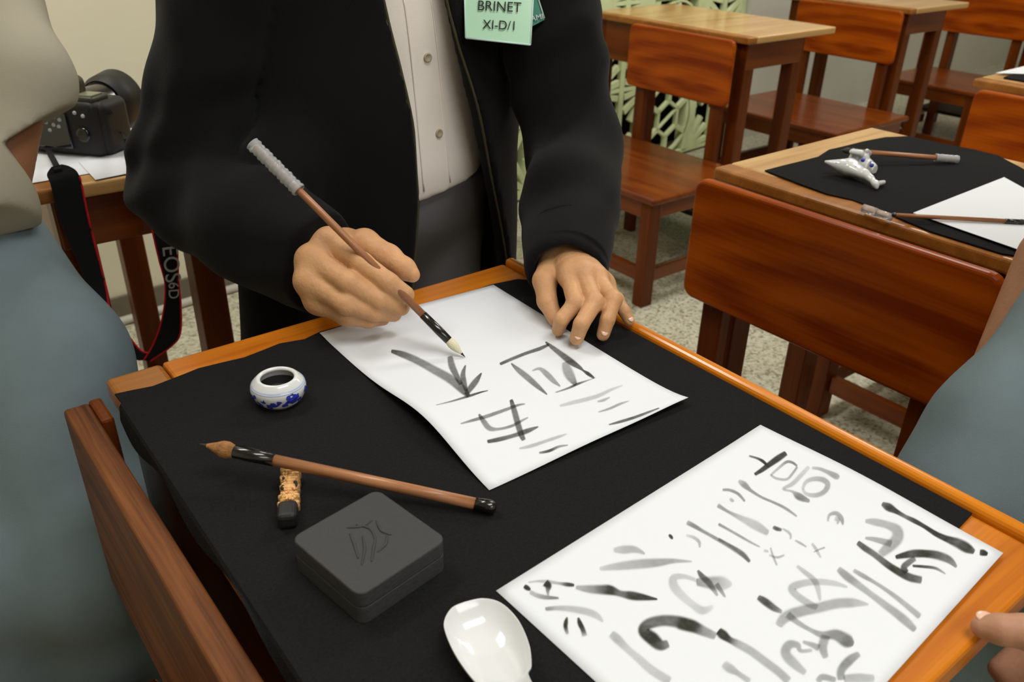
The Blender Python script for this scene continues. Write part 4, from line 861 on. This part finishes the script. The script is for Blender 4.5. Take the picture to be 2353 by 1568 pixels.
for a_, b_ in (((1206, -12), (1212, 62)), ((1237, -2), (1251, 42))): tube('stitched_edge', [atd(*a_, dd+.003), atd(*b_, dd+.003)], .0009, mat('pale_stitch', (.4, .6, .5), .7), t, 6)
# ------------------------------------------------------------------ person at the left
FP = Field((-.55, -.02, .0), (.22, .75, 1.75), .007)
HP = np.array([-.08, .42, .95])
hip = np.array(atd(-215, 440, 1.02)); md = np.array(atd(75, 842, .96)); kn = np.array(atd(215, 1290, .95)); an = np.array([-.07, .16, .09])
sL, eL2, wL2 = np.array(atd(-75, -260, 1.06)), np.array(atd(32, 185, .98)), np.array(atd(-22, 560, .97))
FP.cone(hip, md, .075, .065, .02); FP.cone(md, kn, .065, .05, .02); FP.cone(kn, an, .05, .035, .02); g0_, g1_, g2_ = np.array(atd(-230, 800, .95)), np.array(atd(-10, 1300, .93)), np.array([-.21, .14, .09]); FP.cone(hip+(-.12, .0, -.02), g0_, .075, .065, .02); FP.cone(g0_, g1_, .065, .055, .02); FP.cone(g1_, g2_, .05, .035, .02)
FP.cone(hip+(-.08, .03, 0), (-.10, .47, 1.30), .11, .12, .04, ((0, 1, 0), .8)); FP.cone((-.26, .47, 1.30), sL, .05, .05, .03); FP.cone((-.10, .46, 1.36), (-.08, .44, 1.50), .05, .05, .03); FP.cone((-.08, .43, 1.60), (-.07, .42, 1.54), .088, .07, .03)
FP.cone(sL, eL2, .040, .038, .02); FP.cone(eL2, wL2, .038, .030, .02); FP.cone(wL2, wL2+(-.06, -.0, -.05), .028, .02, .01)
for s in range(4): FP.cone(wL2+(-.05, .015*s-.02, -.045), wL2+(-.10, .015*s-.02, -.08), .010, .008, .003)
FP.cone((-.26, .47, 1.33), (-.36, .40, 1.05), .045, .038, .02); FP.cone((-.36, .40, 1.05), (-.33, .30, .86), .036, .03, .02)
p, q = FP.mesh(); left = np_obj('person', p, q, M_SKIN2, None, 1); tag(left, 'person at the left edge in a beige shirt and blue-grey trousers', 'person')
F = Field((-.50, .0, .03), (.14, .72, .98), .005)
F.cone(hip, md, .105, .100, .03); F.cone(md, kn, .100, .088, .03); F.cone(kn, an+(0, 0, .03), .088, .070, .02); F.cone(hip+(-.12, .0, -.02), g0_, .11, .10, .03); F.cone(g0_, g1_, .10, .09, .03); F.cone(g1_, g2_+(0, 0, .02), .088, .07, .02)
F.cone(hip+(-.10, .03, -.04), hip+(-.09, .03, .04), .12, .11, .04, ((0, 1, 0), .75))
F.apply(lambda A, X, Y, Z: A+folds((X, Y, Z), .0045, 19, 3)); p, q = F.mesh(); np_obj('trousers', p, q, M_GTROU, left, 2)
F = Field((-.50, .10, .80), (.22, .72, 1.52), .005)
F.cone(np.array(atd(-165, 480, .91)), np.array(atd(-290, 300, .95)), .105, .115, .05); F.cone(np.array(atd(-290, 300, .95)), (-.16, .44, 1.28), .115, .13, .05); F.cone((-.26, .47, 1.34), sL, .08, .06, .04)
h0_, h1_ = np.array(atd(70, 456, .9)), np.array(atd(0, 500, .9)); hn = np.cross(h1_-h0_, FW); hn /= np.linalg.norm(hn); hn = hn*(1 if hn[2] < 0 else -1)
F.apply(lambda A, X, Y, Z: np.maximum(A, (X-h0_[0])*hn[0]+(Y-h0_[1])*hn[1]+(Z-h0_[2])*hn[2]))
F2 = Field((-.50, .10, .80), (.22, .72, 1.52), .005)
F2.cone(sL, eL2, .050, .060, .03); F2.cone(eL2, eL2+(wL2-eL2)*.5, .060, .064, .02); F2.cone(atd(-60, 20, 1.0), atd(-50, 330, 1.0), .062, .070, .03)
c0_, c1_ = np.array(atd(168, 240, .98)), np.array(atd(0, 338, .98)); pn = np.cross(c1_-c0_, c0_-CAM); pn /= np.linalg.norm(pn); pn = pn*(1 if pn[2] < 0 else -1)
F2.apply(lambda A, X, Y, Z: np.maximum(A, (X-c0_[0])*pn[0]+(Y-c0_[1])*pn[1]+(Z-c0_[2])*pn[2]))
F2.cone((-.26, .47, 1.33), (-.36, .40, 1.08), .075, .07, .03)
F.a = np.minimum(F.a, F2.a); F.apply(lambda A, X, Y, Z: A+folds((X, Y, Z), .004, 21, 4)); p, q = F.mesh(); np_obj('shirt', p, q, M_SHIRT2, left, 2)
F = Field((-.22, .28, 1.48), (.06, .60, 1.74), .006); F.cone((-.08, .45, 1.62), (-.08, .46, 1.58), .098, .09, .02); p, q = F.mesh(); np_obj('hair', p, q, M_BLACKM, left, 1)
for x, y in ((-.07, .16), (-.21, .14)):
    F = Field((x-.08, y-.22, 0), (x+.08, y+.09, .13), .005); F.cone((x, y, .045), (x, y-.14, .035), .045, .04, .02); F.apply(lambda A, X, Y, Z: np.maximum(A, .002-Z+0*X)); p, q = F.mesh(); np_obj('shoe', p, q, M_BLACKM, left, 1)
# ------------------------------------------------------------------ person at the right
RP = Field((.36, -.95, .0), (1.12, -.22, 1.75), .007)
rh = np.array([.80, -.60, .93]); r1 = np.array(atd(2359, 1040, .84)); r2 = np.array(atd(2262, 1165, .84)); rh = np.array(atd(2600, 790, .84)); q0_ = np.array(atd(2700, 1000, .74)); q1_ = np.array(atd(2505, 1270, .76))
RP.cone(rh, r1, .07, .065, .02); RP.cone(r1, r2, .065, .06, .02); RP.cone(r2, (.70, -.54, .09), .055, .035, .02); RP.cone(rh, q0_, .07, .07, .02); RP.cone(q0_, q1_, .07, .06, .02); RP.cone(q1_, (.76, -.72, .4), .06, .05, .02); RP.cone((.76, -.72, .4), (.76, -.72, .09), .05, .035, .02)
RP.cone((.80, -.66, .95), (.80, -.68, 1.32), .11, .12, .04, ((1, 0, 0), .75)); RP.cone((.79, -.82, 1.34), (.79, -.54, 1.34), .05, .05, .03); RP.cone((.79, -.68, 1.36), (.78, -.68, 1.5), .05, .05, .03); RP.cone((.77, -.68, 1.6), (.77, -.68, 1.54), .088, .07, .03)
shA = np.array(atd(2420, 300, .90)); elA = np.array(atd(2440, 600, .93)); wrA = np.array(atd(2268, 960, .95))
RP.cone((.80, -.53, 1.30), elA, .045, .036, .02)
p, q = RP.mesh()
RA = Field((.60, -.62, .55), (.95, -.30, 1.05), .004)
RA.cone(elA, wrA, .046, .036, .01); RA.cone(wrA, atd(2250, 1000, .91), .034, .026, .01)
for s in range(4): RA.cone(np.array(atd(2240+14*s, 990, .90+.006*s)), np.array(atd(2225+14*s, 1070, .91+.006*s)), .009, .007, .003)
p3, q3 = RA.mesh()
# hand on the near right corner of the desk
HH = Field((.28, -.74, .66), (.62, -.56, .84), .0016)
tp = [atz(2258, 1442, DZ+.009), atz(2300, 1447, DZ+.012), atz(2353, 1452, DZ+.013), atz(2440, 1480, DZ+.010)]
HH.chain([np.array(v) for v in tp], (.0068, .0088, .0098, .012), .004)
base = np.array(tp[3])+np.array([.035, -.03, -.01]); HH.cone(tp[3], base, .013, .022, .012)
for k in range(4):
    a_ = np.array(atz(2440+26*k, 1530+12*k, .725)); b_ = np.array(atz(2352+16*k, 1500+22*k, .712)); c_ = np.array(atz(2300+18*k, 1540+24*k, .705)); HH.cone(base, a_+np.array([.02, -.01, -.005]), .02, .012, .008); HH.chain([a_+np.array([.02, -.01, -.005]), b_, c_], (.0105, .0095, .008), .003)
HH.cone(base, base+np.array([.10, -.02, .03]), .023, .027, .012)
p4, q4 = HH.mesh(); P_, Q_ = merge([(p, q), (p3, q3), (p4, q4)])
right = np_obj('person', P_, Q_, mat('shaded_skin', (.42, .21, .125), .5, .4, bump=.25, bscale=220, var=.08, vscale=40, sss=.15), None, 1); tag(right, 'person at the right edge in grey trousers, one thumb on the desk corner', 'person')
nail(right, np.array(tp[0])+np.array([.003, .0, .0052]), (-.1, -.2, 1), np.array(tp[0])-np.array(tp[1]), .0058)
F = Field((.46, -.95, .03), (1.12, -.22, 1.02), .005)
F.cone(rh, r1, .105, .094, .03); F.cone(r1, r2, .094, .088, .03); F.cone(r2, (.70, -.54, .10), .086, .07, .02)
F.cone(rh, q0_, .10, .095, .03); F.cone(q0_, q1_, .095, .090, .02); F.cone(q1_, (.76, -.72, .4), .090, .08, .02); F.cone((.76, -.72, .4), (.76, -.72, .1), .08, .07, .02)
F.apply(lambda A, X, Y, Z: A+folds((X, Y, Z), .005, 20, 6)); p, q = F.mesh(); np_obj('trousers', p, q, M_GTROU, right, 2)
F = Field((.58, -.98, .76), (1.12, -.38, 1.50), .006)
F.cone((.90, -.63, .86), (.84, -.68, 1.02), .13, .14, .05); F.cone((.82, -.67, .98), (.80, -.68, 1.30), .150, .15, .05, ((1, 0, 0), .75)); F.cone((.79, -.82, 1.34), (.79, -.54, 1.34), .08, .08, .04); F.cone((.80, -.53, 1.30), (.80, -.5, 1.14), .075, .07, .02)
F.apply(lambda A, X, Y, Z: np.maximum(A, .82-Z+0*X)+folds((X, Y, Z), .004, 21, 4)); p, q = F.mesh(); np_obj('shirt', p, q, M_SHIRT2, right, 2)
for x, y in ((.70, -.54), (.76, -.72)):
    F = Field((x-.22, y-.08, 0), (x+.09, y+.08, .13), .005); F.cone((x, y, .045), (x-.13, y, .035), .045, .04, .02); F.apply(lambda A, X, Y, Z: np.maximum(A, .002-Z+0*X)); p, q = F.mesh(); np_obj('shoe', p, q, M_BLACKM, right, 1)
F = Field((.66, -.80, 1.48), (.92, -.55, 1.74), .006); F.cone((.79, -.68, 1.62), (.80, -.68, 1.58), .098, .09, .02); p, q = F.mesh(); np_obj('hair', p, q, M_BLACKM, right, 1)
# ================================================================== THE CAMERA ON THE LEFT DESK
kb = np.array([.182, .700]); kc = np.array([.088, .815]); ang = math.atan2(kc[1]-kb[1], kc[0]-kb[0])
# local frame: +x along the back from right end to left end, -y towards the room (back face), +y lens
t = thing('photo_camera', 'black digital camera with lens hood standing on the papers at the left', 'camera', None, (kb[0], kb[1], DZ+.0035), ang)
t.rotation_euler = (0, 0, ang); S = -1  # lens side is -y in this frame
bm = bmesh.new(); bx(bm, (.0, -.055, 0), (.145, 0, .088), .012, 4); bm_obj('camera_body', bm, M_BLACKM, t, True)
bm = bmesh.new(); bx(bm, (-.008, -.078, .0), (.032, -.01, .086), .014, 4); bm_obj('grip', bm, M_BLACKM, t, True)
bm = bmesh.new(); bx(bm, (.05, -.065, .08), (.105, .006, .118), .014, 4); o = bm_obj('viewfinder_hump', bm, M_OLIVE, t, True)
bm = bmesh.new(); bx(bm, (.062, .0, .084), (.093, .014, .106), .004, 3); bm_obj('eyepiece', bm, M_BLACKM, t, True)
bm = bmesh.new(); bx(bm, (.004, -.05, .083), (.046, -.006, .094), .005, 3); bm_obj('top_plate', bm, M_OLIVE, t, True)
bm = bmesh.new(); bx(bm, (.008, -.04, .0935), (.036, -.012, .0955), .001, 1); bm_obj('top_display', bm, mat('grey_green_lcd', (.16, .17, .11), .25), t)
lathe_m = lambda z0: Matrix.Translation((.078, z0, .053)) @ Matrix.Rotation(math.pi/2, 4, 'X')
bm = lathe(bmesh.new(), [(0, 0), (.034, 0), (.036, .01), (.035, .06), (.038, .075), (.0385, .095), (.033, .1), (0, .1)], 40, lathe_m(-.05)); bm_obj('lens_barrel', bm, M_BLACKP, t, True)
bm = lathe(bmesh.new(), [(.036, .0), (.0388, .0), (.0388, .003), (.036, .003)], 40, lathe_m(-.128)); bm_obj('red_ring', bm, M_RED, t, True)
bm = lathe(bmesh.new(), [(.040, 0), (.047, .01), (.0515, .045), (.050, .045), (.0455, .012), (.0385, .002)], 48, lathe_m(-.122)); bm_obj('lens_hood', bm, M_BLACKM, t, True)
bm = bmesh.new(); bx(bm, (.05, .0, .012), (.128, .003, .068), .002, 2); bm_obj('rear_display', bm, M_GLASS, t)
for x, z in ((.062, .058), (.071, .062), (.080, .060), (.066, .047), (.075, .049), (.088, .052), (.084, .040), (.096, .060), (.020, .066), (.034, .070), (.108, .076), (.120, .076), (.132, .072), (.136, .060), (.136, .048), (.136, .036), (.136, .024)):
    bm = lathe(bmesh.new(), [(0, .0022), (.0026, .0022), (.0032, 0)], 14, Matrix.Translation((x, .0028 if .05 < x < .1 else .0, z)) @ Matrix.Rotation(-math.pi/2, 4, 'X')); bm_obj('button', bm, M_GREYBTN, t, True)
bm = lathe(bmesh.new(), [(0, .003), (.007, .003), (.011, .004), (.0115, 0)], 28, Matrix.Translation((.026, .0, .036)) @ Matrix.Rotation(-math.pi/2, 4, 'X')); bm_obj('control_dial', bm, M_BLACKP, t, True)
bm = lathe(bmesh.new(), [(0, .012), (.009, .012), (.0105, .010), (.0105, 0)], 28, Matrix.Translation((.122, -.025, .087))); bm_obj('mode_dial', bm, M_BLACKM, t, True)
# strap hanging over the desk edge
def ribbon(name, Ls, Rs, m, parent, th=.0016, n=60, edge=None):
    L = spline(Ls, n); R = spline(Rs, n); v = []; Fc = []
    for i in range(n):
        tn = (np.array(L[min(i+1, n-1)])-np.array(L[max(i-1, 0)])); nr = np.cross(tn, R[i]-L[i]); nr /= (np.linalg.norm(nr) or 1)
        v += [L[i]-nr*th/2, R[i]-nr*th/2, R[i]+nr*th/2, L[i]+nr*th/2]
    for i in range(n-1):
        for k in range(4): a_ = i*4+k; b_ = i*4+(k+1) % 4; Fc.append((a_, b_, b_+4, a_+4))
    Fc += [(0, 1, 2, 3), ((n-1)*4+3, (n-1)*4+2, (n-1)*4+1, (n-1)*4)]
    o = mesh_obj(name, v, Fc, m, parent, False)
    return o, L, R
strap = thing('camera_strap', 'black camera neck strap with red edges hanging down from the left desk', 'strap', None)
def yy(pts, y0): return [aty(x, y_, y0+dy) if dy is not None else None for x, y_, dy in pts]
# thin web from the camera, over the desk edge
r0, L0, R0 = ribbon('thin_web', [atz(86, 300, .80), atz(104, 345, DZ+.012), aty(122, 382, .60), aty(124, 398, .585)], [atz(94, 300, .80), atz(118, 345, DZ+.012), aty(136, 378, .60), aty(146, 396, .585)], M_STRAP, strap, n=16)
ys = .575
Ls = [(118, 384, .015), (108, 402, .01), (116, 424, .0), (130, 480, 0), (150, 540, 0), (178, 600, 0), (200, 660, 0), (222, 715, -.01), (262, 765, -.02), (305, 822, -.03), (330, 828, -.035)]
Rs = [(142, 378, .015), (162, 384, .01), (182, 404, .0), (196, 470, 0), (212, 540, 0), (228, 600, 0), (243, 660, 0), (254, 715, -.01), (290, 765, -.02), (322, 805, -.03), (345, 812, -.035)]
o, L_, R_ = ribbon('strap_band', [aty(x, y_, ys+d_) for x, y_, d_ in Ls], [aty(x, y_, ys+d_) for x, y_, d_ in Rs], M_STRAP, strap)
tube('red_edge', R_[12:], .0016, M_RED, strap, 6)
Ls2 = [(330, 828, -.035), (350, 796, -.04), (368, 750, -.045), (378, 700, -.045), (379, 650, -.045), (366, 600, -.045), (352, 540, -.04), (342, 490, -.03), (300, 400, -.02), (285, 320, 0)]
Rs2 = [(345, 830, -.035), (395, 794, -.04), (414, 765, -.045), (415, 700, -.045), (410, 650, -.045), (408, 600, -.045), (404, 540, -.04), (385, 490, -.03), (318, 392, -.02), (300, 318, 0)]
o, L_, R_ = ribbon('strap_band', [aty(x, y_, ys+d_) for x, y_, d_ in Ls2], [aty(x, y_, ys+d_) for x, y_, d_ in Rs2], M_STRAP, strap)
tube('red_edge', R_[:44], .0018, M_RED, strap, 6); tube('red_edge', L_[:44], .0013, M_RED, strap, 6)
# lettering down the band
ctl = Vector(aty(402, 566, ys-.048)); cbl = Vector(aty(374, 574, ys-.048)); ctr = Vector(aty(410, 690, ys-.049)); cbr = Vector(aty(384, 690, ys-.049))
text_on('EOS', [ctl, Vector(aty(409, 638, ys-.049)), Vector(aty(383, 645, ys-.049)), cbl], .034, strap, M_SILVER, .5, .5, sx=1.0)
text_on('6D', [Vector(aty(409, 648, ys-.049)), Vector(aty(409, 684, ys-.049)), Vector(aty(388, 684, ys-.049)), Vector(aty(385, 650, ys-.049))], .023, strap, M_SILVER, .5, .5)
r0, L0, R0 = ribbon('thin_web', [Vector(aty(292, 335, .60)), atz(268, 290, DZ+.035), atz(246, 258, DZ+.075)], [Vector(aty(302, 345, .60)), atz(278, 286, DZ+.035), atz(254, 252, DZ+.08)], M_STRAP, strap, n=16)
